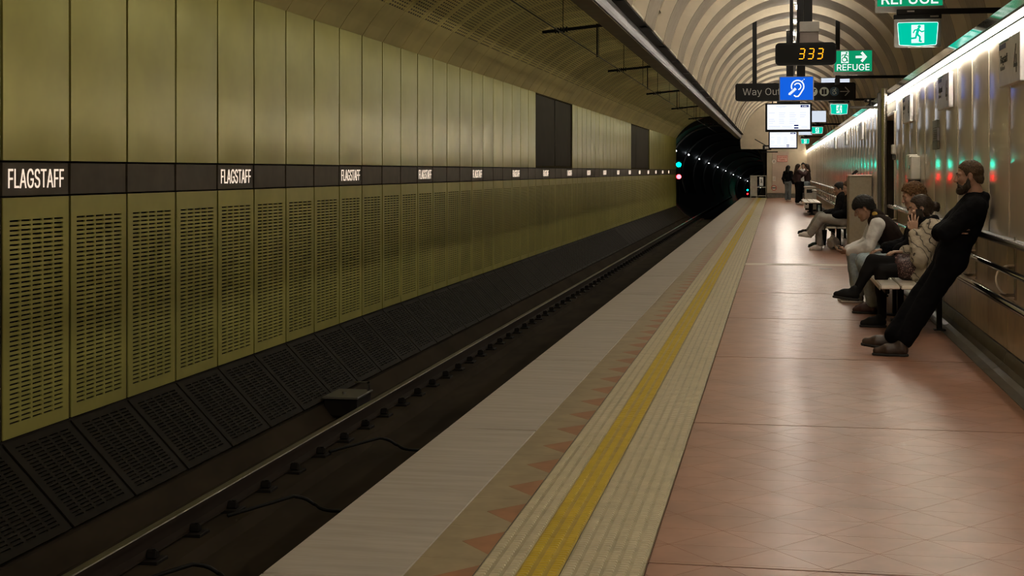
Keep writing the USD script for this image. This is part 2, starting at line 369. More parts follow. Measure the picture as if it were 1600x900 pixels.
# beam over the platform edge, with its metal face
trim_1 = thing('trim_1', 'long beam over the platform edge faced with a dull aluminium strip', 'beam', kind='structure')
obj('beam', prism_x([(-1.80, 3.13), (-2.0, 3.13), (-2.06, 3.3), (-2.06, 3.78), (-1.86, 3.9), (-1.80, 3.5)], Y0, Y1), 'beam_olive', trim_1)
obj('soffit_lip', prism_x([(-1.80, 3.105), (-2.0, 3.105), (-2.0, 3.128), (-1.80, 3.128)], Y0, Y1), 'beam_olive', trim_1)
yy = Y0
while yy < Y1:
    obj('face_strip', prism_x([(-1.775, 3.115), (-1.797, 3.115), (-1.797, 3.30), (-1.79, 3.30), (-1.768, 3.27), (-1.765, 3.15)], yy+.004, min(yy+MOD*4, Y1)-.004), 'aluminium', trim_1); yy += MOD*4
obj('gap_channel', prism_x([(-1.80, 3.31), (-1.66, 3.31), (-1.66, 3.33), (-1.80, 3.33)], Y0, Y1), 'void', trim_1)

for i, y in enumerate(np.arange(24.3-5.1*6, Y1-6, 5.1)):      # cove light fittings on the hidden track side of the beam
    t = thing('cove_light', 'linear cove light fitting hidden on the track side of the platform edge beam', 'light', (-2.1, y+2.55, 3.3), group='cove lights behind the platform edge beam')
    obj('tray', prism_x([(-2.063, 3.36), (-2.17, 3.36), (-2.17, 3.38), (-2.063, 3.38)], y+.95, y+4.15), 'beam_olive', t)
    obj('tube_lamp', cyl((-2.125, y+1.0, 3.405), (-2.125, y+4.1, 3.405), .02, 10), 'cove', t, smooth=30)
# ------------------------------------------------------------------ ribbed vault over the platform
vault = thing('ceiling', 'cream ribbed concrete vault over the platform', 'ceiling', kind='structure')
VC, VR, VD = np.array([0.45, 2.95]), 2.13, 0.175
def ring_sector(c, r0, r1, a0, a1, y0, y1, n=48):
    a = np.linspace(a0, a1, n); ca, sa = np.cos(a), np.sin(a)
    def row(r, y): return np.stack([c[0]+r*ca, np.full(n, y), c[1]+r*sa], -1)
    A, Bm, C, D = row(r0, y0), row(r0, y1), row(r1, y1), row(r1, y0)
    P = np.stack([A, Bm, C, D, A], 1)
    vs = []; fs = []; o = 0
    for i in range(4):
        m = quadgrid(np.stack([P[:, i], P[:, i+1]], 1)); vs.append(m.vertices); fs.append(m.faces+o); o += len(m.vertices)
    for e in (0, -1):
        q = np.array([A[e], Bm[e], C[e], D[e]]); vs.append(q); fs.append(np.array([[0, 1, 2], [0, 2, 3]])+o); o += 4
    m = trimesh.Trimesh(np.vstack(vs), np.vstack(fs), process=False); m.merge_vertices(); m.fix_normals(); return m
VA0, VA1 = math.radians(-8), math.radians(170)
for y in rib_ys:
    obj('vault_rib', ring_sector(VC, VR, VR+VD+.05, VA0, VA1, y, min(y+RIBL, Y1)), 'vault', vault, smooth=30)
    obj('acoustic_soffit', ring_sector(VC, VR-.006, VR+.01, VA0, VA1, y+.012, min(y+RIBL-.01, Y1)), 'vault_soffit', vault, smooth=30)  # rib undersides covered in a darker taupe than the rib faces
obj('vault_shell', ring_sector(VC, VR+VD, VR+VD+.12, VA0, VA1, Y0, Y1), 'vault_shell', vault, smooth=30)
obj('movement_joint', ring_sector(VC, VR-.03, VR+.02, VA0, VA1, 59.1, 59.5), 'vault_joint', vault, smooth=30)
obj('springing_edge', prism_x([(-1.70, 3.335), (-1.655, 3.335), (-1.655, 3.365), (-1.70, 3.365)], Y0, Y1), 'vault', vault)
for y in rib_ys:
    obj('edge_bracket', BB(-1.78, -1.66, y+.5, y+.75, 3.31, 3.36), 'aluminium', vault)

# ------------------------------------------------------------------ right wall
wall_right = thing('wall_right', 'cream enamelled panel wall behind the benches', 'wall', kind='structure')
OP0, OP1, OPZ = 20.33, 23.1, 2.24          # recess opening
obj('backing', cat_(B(XR+.05, XR+.2, Y0, OP0, 0, 2.56), B(XR+.05, XR+.2, OP1, Y1, 0, 2.56), B(XR+.05, XR+.2, OP0, OP1, OPZ, 2.56)), 'recess_dark', wall_right)
JR = 10.5
k0 = math.floor((Y0-JR)/MOD)
for k in range(k0, 80):
    y = JR+k*MOD
    if y+MOD > Y1: break
    if y < Y0: continue
    inop = y+MOD > OP0+.1 and y < OP1-.1
    r = random.Random(1000+k)
    g = .007
    def bowed(z0, z1, bow, tilt, nu=11, nv=4):
        u = np.linspace(0, 1, nu); v = np.linspace(0, 1, nv); U, V = np.meshgrid(u, v, indexing='ij')
        X = XR-bow*(1-(2*U-1)**2)-tilt*(U-.5)
        P = np.stack([X, y+g+U*(MOD-2*g), z0+V*(z1-z0)], -1)[::-1]
        m = quadgrid(P); ring = np.vstack([P[0], P[:, -1], P[-1][::-1], P[:, 0][::-1]])
        return cat_(m, quadgrid(np.stack([ring, ring+[.03, 0, 0]], 1)))
    bow, tilt = 0.0075+.003*r.random(), .009*(r.random()-.5)
    if not inop:
        obj('enamel_panel', bowed(.90, 2.405, bow, tilt), 'cream_enamel', wall_right, smooth=30)
        obj('stone_panel', BB(XR-.012, XR+.03, y+g, y+MOD-g, .145, .885, .004), 'cream_stone', wall_right)
        obj('seam_strip', B(XR-.006, XR+.02, y-.009, y+.009, .15, 2.40), 'seam', wall_right)
    obj('head_panel', B(XR-.004, XR+.03, y+g, y+MOD-g, 2.415, 2.50), 'cream_enamel', wall_right)
obj('bulkhead', B(XR, 2.75, Y0, Y1, 2.56, 2.60), 'vault_shell', wall_right)
# recess
obj('recess_lining', cat_(B(2.45, 2.5, OP0-.2, OP1+.2, 0, 2.3), B(XR+.2, 2.5, OP0-.06, OP0, 0, 2.3), B(XR+.2, 2.5, OP1, OP1+.06, 0, 2.3), B(XR+.2, 2.5, OP0, OP1, OPZ, OPZ+.05)), 'recess_dark', wall_right)
obj('jamb', cat_(BB(XR-.01, XR+.22, OP0-.05, OP0, 0, OPZ), BB(XR-.01, XR+.22, OP1, OP1+.05, 0, OPZ), BB(XR-.01, XR+.22, OP0, OP1, OPZ-.04, OPZ)), 'seam', wall_right)
t = thing('conduit_run', 'bent dark conduit inside the wall recess beside the steel post', 'pipe', (2.40, 21.0, 0))
obj('pipe', tube([(2.42, 20.7, 0), (2.42, 20.7, 1.5), (2.42, 21.2, 1.85), (2.42, 21.9, 2.05), (2.42, 22.0, 2.23)], .03), 'recess_pipe_tan', t, smooth=True)
obj('clamp', BB(2.38, 2.45, 20.65, 20.75, 1.2, 1.26), 'steel', t)
trim_2 = thing('trim_2', 'polished metal trim along the top of the right wall', 'trim', kind='structure')
obj('polished_face', prism_x([(XR-.030, 2.50), (XR-.018, 2.585), (XR+.02, 2.60), (XR+.02, 2.50)], Y0, Y1), 'trim_polished', trim_2)
obj('dark_lip', prism_x([(XR-.034, 2.478), (XR+.02, 2.478), (XR+.02, 2.498), (XR-.034, 2.498)], Y0, Y1), 'trim_dark', trim_2)
led = thing('light_strip', 'long warm white light strip glowing along the top of the right wall', 'light', (XR, Y0, 2.40))
obj('diffuser', prism_x([(XR-.028, 2.416), (XR-.004, 2.416), (XR-.004, 2.428), (XR-.028, 2.428)], Y0+.05, Y1-.05), 'led', led)
obj('lower_diffuser', prism_x([(XR-.028, 2.390), (XR-.004, 2.390), (XR-.004, 2.402), (XR-.028, 2.402)], Y0+.05, Y1-.05), 'led', led)
obj('profile', prism_x([(XR-.040, 2.4025), (XR-.006, 2.4025), (XR-.006, 2.4155), (XR-.040, 2.4155)], Y0+.05, Y1-.05), 'dark_conduit', led)
baseboard = thing('baseboard_right', 'worn dark coved skirting along the right wall', 'baseboard', kind='structure')
for y in np.arange(Y0, Y1, MOD*3):
    ye = min(y+MOD*3, Y1)-.006
    obj('skirting_length', prism_x([(XR+.03, 0.0), (1.435, 0.0), (1.435, .008), (1.50, .014), (1.545, .03), (1.575, .06), (XR-.022, .14), (XR+.03, .14)], y, ye), 'skirting', baseboard)

# ------------------------------------------------------------------ floor
floor = thing('floor', 'terracotta triangular tiled platform floor', 'floor', kind='structure')
obj('platform_slab', cat_(B(-1.70, XR+.3, Y0, Y1, -.9, -.012), B(-1.772, -1.70, Y0, Y1, -1.3, -.13)), 'grout', floor)
FX0, FX1 = -0.452, 1.45
TB, TH_ = 0.385, MOD/4
lat_x0, lat_y0 = 0.18, 5.63       # a lattice vertex
rest_v, rest_f, o = [], [], 0
tiles = []
clip = sbox(FX0+.004, Y0, FX1, Y1-.01)
j0, j1 = math.floor((Y0-lat_y0)/TH_), math.ceil((Y1-lat_y0)/TH_)
i0, i1 = math.floor((FX0-lat_x0)/TB)-1, math.ceil((FX1-lat_x0)/TB)+1
def tri_prism(pl, z0=-.011, z1=0.0, bev=.0007):
    c = np.array(pl.exterior.coords)[:-1]
    if Polygon(c).exterior.is_ccw is False: c = c[::-1]
    n = len(c); ctr = c.mean(0); ins = ctr+(c-ctr)*(1-bev/max(.02, np.linalg.norm(c-ctr, axis=1).mean()))
    v = np.vstack([np.c_[ins, np.full(n, z1)], np.c_[c, np.full(n, z1-bev)], np.c_[c, np.full(n, z0)]]); f = []
    for i in range(1, n-1): f.append((0, i, i+1))
    for r in (0, n):
        for i in range(n): jn = (i+1) % n; f += [(r+i, r+n+i, r+n+jn), (r+i, r+n+jn, r+jn)]
    return v, np.array(f)
for j in range(j0, j1):
    ya, yb = lat_y0+j*TH_, lat_y0+(j+1)*TH_
    sh0, sh1 = (0 if j % 2 == 0 else TB/2), (TB/2 if j % 2 == 0 else 0)
    for i in range(i0, i1):
        xa = lat_x0+i*TB+sh0; xb = lat_x0+i*TB+sh1
        for T in ([(xa, ya), (xa+TB, ya), (xa+TB/2, yb)], [(xb, yb), (xb+TB/2, ya), (xb+TB, yb)]):
            pg = Polygon(T)
            if pg.bounds[2] < FX0 or pg.bounds[0] > FX1: continue
            pg = pg.buffer(-.0005, join_style=2)
            if pg.is_empty: continue
            pg = pg.intersection(clip)
            if pg.is_empty or pg.geom_type != 'Polygon' or pg.area < .00008: continue
            tiles.append((abs(ya), ya, pg))
near = [t_ for t_ in sorted(tiles, key=lambda t_: t_[1]) if t_[1] > 3.9]
shown = set(id(t_) for t_ in near[:290])
for t_ in tiles:
    v, f = tri_prism(t_[2])
    if id(t_) in shown: obj('floor_tile', (v, f), 'terracotta', floor)
    else: rest_v.append(v); rest_f.append(f+o); o += len(v)
obj('distant_floor_tiles', (np.vstack(rest_v), np.vstack(rest_f)), 'terracotta', floor, kind='stuff')
# expansion joints and the pale threshold strip across the platform
obj('expansion_joint', cat_(*[B(FX0, FX1, y-.004, y+.004, -.004, .0012) for y in (5.12, 8.02, 10.9, 13.8, 16.7)]), 'grout', floor)
obj('pale_threshold', BB(FX0, FX1, 21.6, 22.05, -.008, .0015, .001), 'pale_strip', floor)
obj('drain_slot', cat_(B(.62, .80, 20.9, 21.05, -.004, .0015)), 'skirting', floor)

# concrete coping
trim_3 = thing('trim_3', 'pale worn concrete coping along the platform edge', 'coping', kind='structure')
for y in np.arange(Y0, Y1, MOD*3):
    obj('coping_slab', BB(-1.775, -1.277, y+.002, min(y+MOD*3, Y1)-.002, -.13, 0.0, .006), 'coping', trim_3)
# beige border with terracotta triangle inlays
trim_4 = thing('trim_4', 'beige border strip with terracotta triangle inlays pointing at the track', 'floor border', kind='structure')
TP = MOD/2
kk = 0
for y in np.arange(5.293-26*TP, Y1-.5, TP):
    a, b = y-TP/2, y+TP/2
    tri = Polygon([(-1.174, y), (-1.037, y-.17), (-1.037, y+.17)])
    body = sbox(-1.2755, a, -1.037, b-.0012).difference(tri.buffer(.0012, join_style=2))
    m = ext(body, .012); m.apply_translation((0, 0, -.012))
    obj('beige_tile', m, 'beige_inlay', trim_4)
    m = ext(tri, .012); m.apply_translation((0, 0, -.012)); obj('triangle_inlay', m, 'terracotta_inlay', trim_4)
# tactile pavers: cream, yellow, cream
trim_5 = thing('trim_5', 'cream and yellow ribbed tactile paving strip along the platform', 'tactile paving', kind='structure')
yy = 0.6; TPV = 0.30
while yy < Y1-.3:
    for name, x0, x1, ml in (('outer_cream_paver', -1.034, -.893, 'tactile_cream'), ('yellow_paver', -.892, -.742, 'tactile_yellow'), ('inner_cream_paver', -.740, -.456, 'tactile_cream')):
        obj(name, BB(x0, x1, yy+.0006, yy+TPV-.0006, -.012, .003, .0015), ml, trim_5)
    yy += TPV
def bars(cols, ys, w=.034, l=.017, h=.0045):
    C, Yg = np.meshgrid(cols, ys, indexing='ij'); C, Yg = C.ravel(), Yg.ravel(); n = len(C)
    base = np.array([[-w/2, -l/2, 0], [w/2, -l/2, 0], [w/2, l/2, 0], [-w/2, l/2, 0], [-w/2+.004, -l/2+.004, h], [w/2-.004, -l/2+.004, h], [w/2-.004, l/2-.004, h], [-w/2+.004, l/2-.004, h]])
    v = (np.stack([C, Yg, np.full(n, .003)], -1)[:, None]+base[None]).reshape(-1, 3)
    f0 = np.array([[4, 5, 6], [4, 6, 7], [0, 1, 5], [0, 5, 4], [1, 2, 6], [1, 6, 5], [2, 3, 7], [2, 7, 6], [3, 0, 4], [3, 4, 7]])
    return v, (f0[None]+np.arange(n)[:, None, None]*8).reshape(-1, 3)
ys = np.arange(3.6, 46, .03)
obj('raised_ribs', bars([-1.012, -.964, -.916], ys), 'rib_cream', trim_5, kind='stuff')
obj('yellow_raised_ribs', bars([-.868, -.817, -.766], ys), 'rib_yellow', trim_5, kind='stuff')
obj('inner_raised_ribs', bars([-.715, -.669, -.622, -.576, -.530, -.484], ys), 'rib_cream', trim_5, kind='stuff')
obj('rubber_seam', cat_(B(-.7415, -.7405, .6, Y1-.3, -.005, .0042), B(-1.037, -1.034, .6, Y1-.3, -.005, .004)), 'skirting', trim_5)

# ------------------------------------------------------------------ track bed, rails
trackbed = thing('track_bed', 'dark dirty concrete track bed below the platform', 'track bed', kind='structure')
obj('slab', prism_x([(S1[0]-.2, -1.02), (S1[0], -1.04), (-4.55, -1.19), (-4.42, -1.20), (-4.30, -1.14), (-3.85, -1.14), (-3.80, -1.22), (-2.75, -1.22), (-2.70, -1.14), (-2.30, -1.14), (-2.2, -1.22), (-1.70, -1.22), (-1.70, -1.6), (S1[0]-.2, -1.6)], Y0, Y1+1), 'concrete_bed', trackbed)
obj('platform_wall', B(-1.74, -1.71, Y0, Y1, -1.22, -.13), 'concrete_dark', trackbed)
for xr, lab in ((-4.10, 'dull steel running rail on the far side of the track'), (-2.50, 'dull steel running rail nearest the platform')):
    t = thing('running_rail', lab, 'rail', (xr, Y0, -1.14))
    z = -1.12
    obj('rail_web', prism_x([(xr-.065, z), (xr+.065, z), (xr+.06, z+.015), (xr+.012, z+.03), (xr+.012, z+.105), (xr+.034, z+.115), (xr+.034, z+.143), (xr-.034, z+.143), (xr-.034, z+.115), (xr-.012, z+.105), (xr-.012, z+.03), (xr-.06, z+.015)], Y0, Y1+60), 'rail_rust', t)
    obj('rail_head', prism_x([(xr-.034, z+.142), (xr+.034, z+.142), (xr+.03, z+.15), (xr+.012, z+.154), (xr-.012, z+.154), (xr-.03, z+.15)], Y0, Y1+60), 'rail_top', t)
    for y in np.arange(.3, Y1, .70):
        rr = random.Random(int(y*100))
        obj('rail_fastening', cat_(BB(xr-.17, xr+.17, y-.09, y+.09, -1.145, -1.118, .004), BB(xr-.14, xr-.06, y-.03, y+.03, -1.12, -1.06, .012), BB(xr+.06, xr+.14, y-.03, y+.03, -1.12, -1.06, .012), cyl((xr-.11, y, -1.07), (xr-.11, y, -1.055), .014, 6), cyl((xr+.11, y, -1.07), (xr+.11, y, -1.055), .014, 6)), 'clip_dark', t)
# looping cables beside the near side of the far rail
labs = ['slack black cable looping beside the rail at the lower left of the frame', 'slack black cable between the rails, second from the camera', 'slack black cable between the rails below the metal track box', 'slack black cable between the rails, farthest loop']
for i, y in enumerate((6.0, 7.9, 9.8, 12.2)):
    t_ = np.linspace(0, 1, 18)
    pts = np.stack([-3.92+.75*t_+.1*np.sin(5*t_), y+.9*t_+.25*np.sin(math.pi*t_*1.5), -1.10+.0*t_+.05*np.sin(math.pi*t_)-.09*(t_ > .3)*np.minimum(1, (t_-.3)*5)], -1)
    obj('track_cable', tube(pts, .014, 7), 'cable_black', None, smooth=True, label=labs[i], cat='cable', group='slack cables between the rails')
# metal box by the far rail
t = thing('track_box', 'small dark metal box with pale lid edge between wall and rail', 'box', (-4.55, 14.6, -1.16))
obj('housing', BB(-4.66, -4.30, 14.3, 14.85, -1.16, -.98, .01), 'clip_dark', t)
obj('lid', BB(-4.67, -4.285, 14.28, 14.87, -.98, -.955, .006), 'dark_conduit', t)
obj('lever', cat_(B(-4.32, -4.30, 14.75, 14.78, -.955, -.86), B(-4.46, -4.30, 14.75, 14.78, -.875, -.86)), 'steel', t)
obj('bolt', cyl((-4.5, 14.5, -.955), (-4.5, 14.5, -.93), .02, 6), 'steel', t)

# ------------------------------------------------------------------ tunnel beyond the station
tunnel = thing('tunnel', 'black running tunnel curving away beyond the platform', 'tunnel', kind='structure')
def tpath(y):
    return np.array([-3.3+2.1*(max(0, y-90)/86)**2, y, 1.25-2.4*(max(0, y-80)/96)**1.6])
TYs = np.linspace(Y1, 236, 34); na = 28; ang = np.linspace(-math.pi, math.pi, na)
P = np.array([[tpath(y)+[2.75*math.cos(a), 0, 2.75*math.sin(a)] for a in ang] for y in TYs])
obj('lining', quadgrid(P), 'tunnel_black', tunnel, smooth=True)
obj('end_plug', quadgrid(np.array([[tpath(236)+[2.9*s*math.cos(a), 0, 2.9*s*math.sin(a)] for a in ang] for s in (0.01, 1)])), 'void', tunnel)
th = np.linspace(0, 2*math.pi, 40)
hole = Polygon([(-3.3+2.72*math.cos(a), 1.25+2.72*math.sin(a)) for a in th])
obj('portal', put(ext(sbox(-7, -2.2, -.45, 6).difference(hole), .3), np.array([[1, 0, 0, 0], [0, 0, 1, 0], [0, 1, 0, 0], [0, 0, 0, 1.]]), (0, Y1+.02, 0)), 'void', tunnel)
for i in range(13):
    y = 80+12*i+.9; c = tpath(y)
    a = np.linspace(math.radians(-25), math.radians(205), 26)
    obj('lining_ring', tube([c+[2.70*math.cos(x), 0, 2.70*math.sin(x)] for x in a], .07, 6), 'tunnel_ring', tunnel, smooth=True)
    l = tpath(80+12*i)+np.array([-2.2, 0, 1.28])
    t = thing('tunnel_lamp', ['nearest and leftmost', 'second', 'third', 'fourth', 'fifth', 'sixth', 'seventh', 'eighth', 'ninth', 'tenth', 'eleventh', 'twelfth', 'thirteenth'][i]+' white lamp receding down the dark tunnel', 'lamp', l, group='lamps receding down the tunnel')
    obj('lens', trimesh.creation.icosphere(2, .05).apply_translation(l), 'tunnel_lamp', t, smooth=True)
    obj('bracket', cat_(cyl(l+[-.42, .0, 0], l+[-.07, 0, 0], .02, 6), BB(l[0]-.12, l[0]-.06, l[1]-.05, l[1]+.05, l[2]-.06, l[2]+.06)), 'black_metal', t)

def signal(x, y, zg, zr, lab, r=.13):
    t = thing('railway_signal', lab, 'signal', (x, y, -1.2))
    obj('mast', cyl((x, y+.15, -1.2 if zr > -1 else zr-.6), (x, y+.15, zg+.3), .05), 'black_metal', t)
    obj('housing', BB(x-.17, x+.17, y+.03, y+.25, zr-.25, zg+.28, .03), 'black_metal', t)
    far = 'far_' if y > 100 else ''
    for z, ml, nm in ((zg, far+'signal_green', 'green_lens'), (zr, far+'signal_red', 'red_lens')):
        obj(nm, trimesh.creation.icosphere(2, r).apply_translation((x, y+.02, z)), ml, t, smooth=True)
        hood = ring_sector(np.array([x, z]), r+.015, r+.03, 0, 2*math.pi, y-.24, y+.04, 20); obj('hood', hood, 'black_metal', t)
signal(-5.46, 82.0, 1.765, 1.075, 'railway signal showing green over red at the left tunnel mouth')
signal(-3.16, 165, -.78, -1.22, 'far railway signal showing green over red deep in the tunnel', .10)

# end wall of the platform
end_wall = thing('wall_end', 'cream end wall closing off the platform', 'wall', kind='structure')
EY = 75.6
def on_end(x0, x1, z0, z1, y=EY, d=.05): return BB(x0, x1, y, y+d, z0, z1, .006)
for x0, x1, z0, z1, ml in ((-.45, -.19, 0.05, 2.42, 'end_wall'), (-.19, -.178, 0.05, 2.42, 'grout'), (-.175, .66, .05, 2.42, 'end_wall_pink'), (.665, 1.62, .05, 2.42, 'end_wall')):
    if ml != 'grout': obj('end_panel', on_end(x0, x1, z0+.2, z1), ml, end_wall)
tymp = Polygon([(VC[0]+2.28*math.cos(a), VC[1]+2.28*math.sin(a)) for a in np.linspace(0, 2*math.pi, 60)]).union(sbox(-.45, -.2, 2.7, 3)).difference(sbox(-3, -3, -.45, 2.55)).intersection(sbox(-2, -.2, 2.8, 6))
obj('tympanum', put(ext(tymp, .3), FRONT, (0, EY+.4, 0)), 'end_wall', end_wall)
obj('kick_plate', on_end(-.45, 1.62, 0, .22, EY-.01), 'skirting', end_wall)
back_wall = thing('wall_back', 'plain cream wall closing the hall behind the camera', 'wall', kind='structure')
obj('wall_sheet', B(-5.6, 2.9, Y0-.2, Y0, -1.6, 5.4), 'end_wall', back_wall)

# ================================================================== THINGS
# station names, backlit letters on the dark band: every fourth panel
word = meshkit.text_mesh('FLAGSTAFF', .135, .004)
wb = word.bounds; word.apply_translation((-wb[0][0], -wb[0][1], 0)); word.apply_scale([.775/(wb[1][0]-wb[0][0]), .138/(wb[1][1]-wb[0][1]), 1])
letters = sorted(word.split(only_watertight=False), key=lambda g: g.bounds[0][0])
order = ['largest and leftmost', 'second from the left', 'third from the left', 'fourth from the left', 'fifth from the left', 'sixth from the left', 'seventh from the left', 'under the wide dark panel']+[f'{o} from the left' for o in ('ninth', 'tenth', 'eleventh', 'twelfth', 'thirteenth', 'fourteenth', 'fifteenth', 'sixteenth', 'seventeenth')]
for n in range(0, 17):
    y = JOINT0+(19+4*n)*MOD+.09
    if y > Y1-1.2: break
    lab = f'illuminated white FLAGSTAFF station name on the dark band, {order[n]}' if n < len(order) else 'tiny far illuminated FLAGSTAFF station name on the dark band'
    t = thing('station_name', lab, 'sign', (XL, y, 1.29), group='illuminated station names along the left wall')
    if n < 6:
        for g in letters: obj('letter', put(g, LEFTW, (XL-.003, y, 1.288)), 'name_glow', t)
    else: obj('lettering', put(word, LEFTW, (XL-.003, y, 1.288)), 'name_glow', t)

# crown conduit with small lamps
t = thing('crown_conduit', 'dark service conduit hanging along the crown of the vault', 'conduit', (.62, Y0, 4.8))
obj('channel', BB(.52, .66, Y0, EY, 4.80, 4.98, .01), 'dark_conduit', t)
obj('hanger', cat_(*[B(.585, .60, y+.7, y+.73, 4.95, 5.12) for y in rib_ys if y < EY-2]), 'black_metal', t)
vis = {0: 'small bright crown lamp above the orange clock, upper of two', 1: 'small bright crown lamp above the orange clock, lower of two', 4: 'small bright crown lamp just under the orange clock', 9: 'small bright crown lamp just above the larger screen'}
for i, y in enumerate(rib_ys):
    if y > EY-2: break
    yl = y+1.75; q = i-14
    t = thing('crown_lamp', vis.get(q, 'small bright lamp on the conduit along the vault crown'), 'lamp', (.49, yl, 5.02), group='small lamps along the crown of the vault')
    obj('lens', BB(.435, .485, yl-.025, yl+.025, 4.99, 5.075, .006), 'lamp', t)
    obj('lamp_body', cat_(BB(.405, .519, yl-.05, yl+.05, 5.076, 5.10, .004), BB(.50, .519, yl-.03, yl+.03, 4.985, 5.09, .004)), 'dark_conduit', t)

# overhead line equipment
for z, lab in ((3.40, 'thin contact wire hung over the track, lower of two'), (4.06, 'thin messenger wire hung over the track, upper of two')):
    obj('overhead_wire', tube([(-3.03, y, z-(.06 if z > 4 else 0)*math.sin((y % 9)/9*math.pi)) for y in np.linspace(Y0, Y1+20, 90)], .009, 5), 'cable_black', None, label=lab, cat='wire')
for i, y in enumerate(np.arange(12.0, 75, 4.2)):
    obj('dropper_wire', cyl((-3.03, y, 3.40), (-3.03, y, 4.05), .006, 5), 'cable_black', None, label='short vertical dropper wire between the two overhead wires', cat='wire', group='dropper wires over the track')
for i, y in enumerate((15.3, 24.6, 34.5, 45, 56, 67)):
    lab = ['black insulated wire bracket at the top edge of the frame', 'black insulated wire bracket second along the ceiling', 'black insulated wire bracket third along the ceiling', 'black insulated wire bracket fourth along the ceiling', 'black insulated wire bracket fifth along the ceiling', 'black insulated wire bracket sixth and farthest along the ceiling'][i]
    t = thing('wire_bracket', lab, 'bracket', (-3.03, y, 4.2), group='wire brackets over the track')
    obj('bracket_arm', cyl((-4.02, y, 3.84), (-2.35, y, 4.0), .028), 'black_metal', t)
    obj('insulator', cat_(*[cyl((-3.8+.05*k, y, 3.86+.0045*k), (-3.775+.05*k, y, 3.862+.0045*k), .05) for k in range(5)]), 'black_metal', t)
    obj('drop_tube', cyl((-2.5, y, 4.0), (-2.5, y, 4.15), .03), 'black_metal', t)
    obj('wire_clamp', cyl((-3.055, y, 3.97), (-3.055, y, 3.39), .012), 'black_metal', t)

# ------------------------------------------------------------------ signs over the platform
def vault_z(x, r=VR+.11): return VC[1]+math.sqrt(max(.01, r*r-(x-VC[0])**2))

def runner(s):
    """running figure pictogram, about s tall, centred"""
    L = lambda pts, w: LineString(pts).buffer(w, quad_segs=4)
    g = [Point(.08, .40).buffer(.085), L([(.03, .26), (-.05, -.02)], .075), L([(.03, .24), (.22, .10), (.32, .14)], .035), L([(.0, .24), (-.17, .20), (-.24, .06)], .035),
         L([(-.04, -.02), (.12, -.18), (.10, -.42), (.18, -.44)], .05), L([(-.06, -.02), (-.12, -.24), (-.34, -.26)], .05)]
    return affinity.scale(unary_union(g), s, s, origin=(0, 0))
def wheelchair(s):
    L = lambda pts, w: LineString(pts).buffer(w, quad_segs=4)
    wheel = Point(-.04, -.22).buffer(.24).difference(Point(-.04, -.22).buffer(.17))
    g = [Point(.16, .42).buffer(.08), L([(.10, .28), (-.06, .0), (.16, -.06), (.24, -.34)], .055), L([(.08, .24), (-.22, .22), (-.26, .1)], .035), L([(.10, .24), (.30, .12)], .035), wheel]
    return affinity.scale(unary_union(g), s, s, origin=(0, 0))
def arrow(w, h, th):
    return unary_union([LineString([(-w/2, 0), (w/2-th, 0)]).buffer(th/2, cap_style=2), LineString([(w/2-h*.5, h/2), (w/2-th*.3, 0), (w/2-h*.5, -h/2)]).buffer(th/2, cap_style=2, join_style=2)])

def face(shape, depth, x, y, z): return put(ext(shape, depth), FRONT, (x, y, z))

def exit_sign(x, y, z, lab, arm_x=None, refuge=None, box=False):
    t = thing('exit_sign', lab, 'sign', (x, y, z), group='green running man exit signs')
    W, H = .40, .25
    trap = Polygon([(-W/2+.02, H/2-.035), (W/2-.02, H/2-.035), (W/2-.035, -H/2+.02), (0, -H/2+.008), (-W/2+.035, -H/2+.02)]).buffer(.01)
    obj('housing', face(rrect(W+.05, H+.03, .015), .05, x, y+.055, z), 'sign_grey', t)
    obj('lit_border', face(trap.buffer(.007), .004, x, y+.001, z), 'exit_white', t)
    obj('green_face', face(trap, .003, x, y-.003, z), 'exit_green', t)
    obj('door_panel', face(sbox(-.062, -H/2+.025, .062, H/2-.045), .002, x, y-.006, z), 'exit_white', t)
    obj('running_figure', face(affinity.translate(runner(.175), 0, -.008), .002, x, y-.008, z), 'exit_green', t)
    obj('top_bar', BB(x-W/2-.03, x+W/2+.03, y+.0, y+.06, z+H/2+.015, z+H/2+.06), 'black_metal', t)
    obj('support_arm', BB(x-.20, vaultx(z+H/2+.09), y+.01, y+.05, z+H/2+.06, z+H/2+.115), 'black_metal', t)
    obj('small_label', B(x-.10, x-.03, y+.008, y+.012, z+H/2+.085, z+H/2+.10), 'sign_grey', t); obj('small_label', B(x+.12, x+.20, y-.002, y+.002, z+H/2+.03, z+H/2+.046), 'sign_grey', t)
    return t
def vaultx(z): return VC[0]+math.sqrt(max(.01, (VR+.06)**2-(z-VC[1])**2))

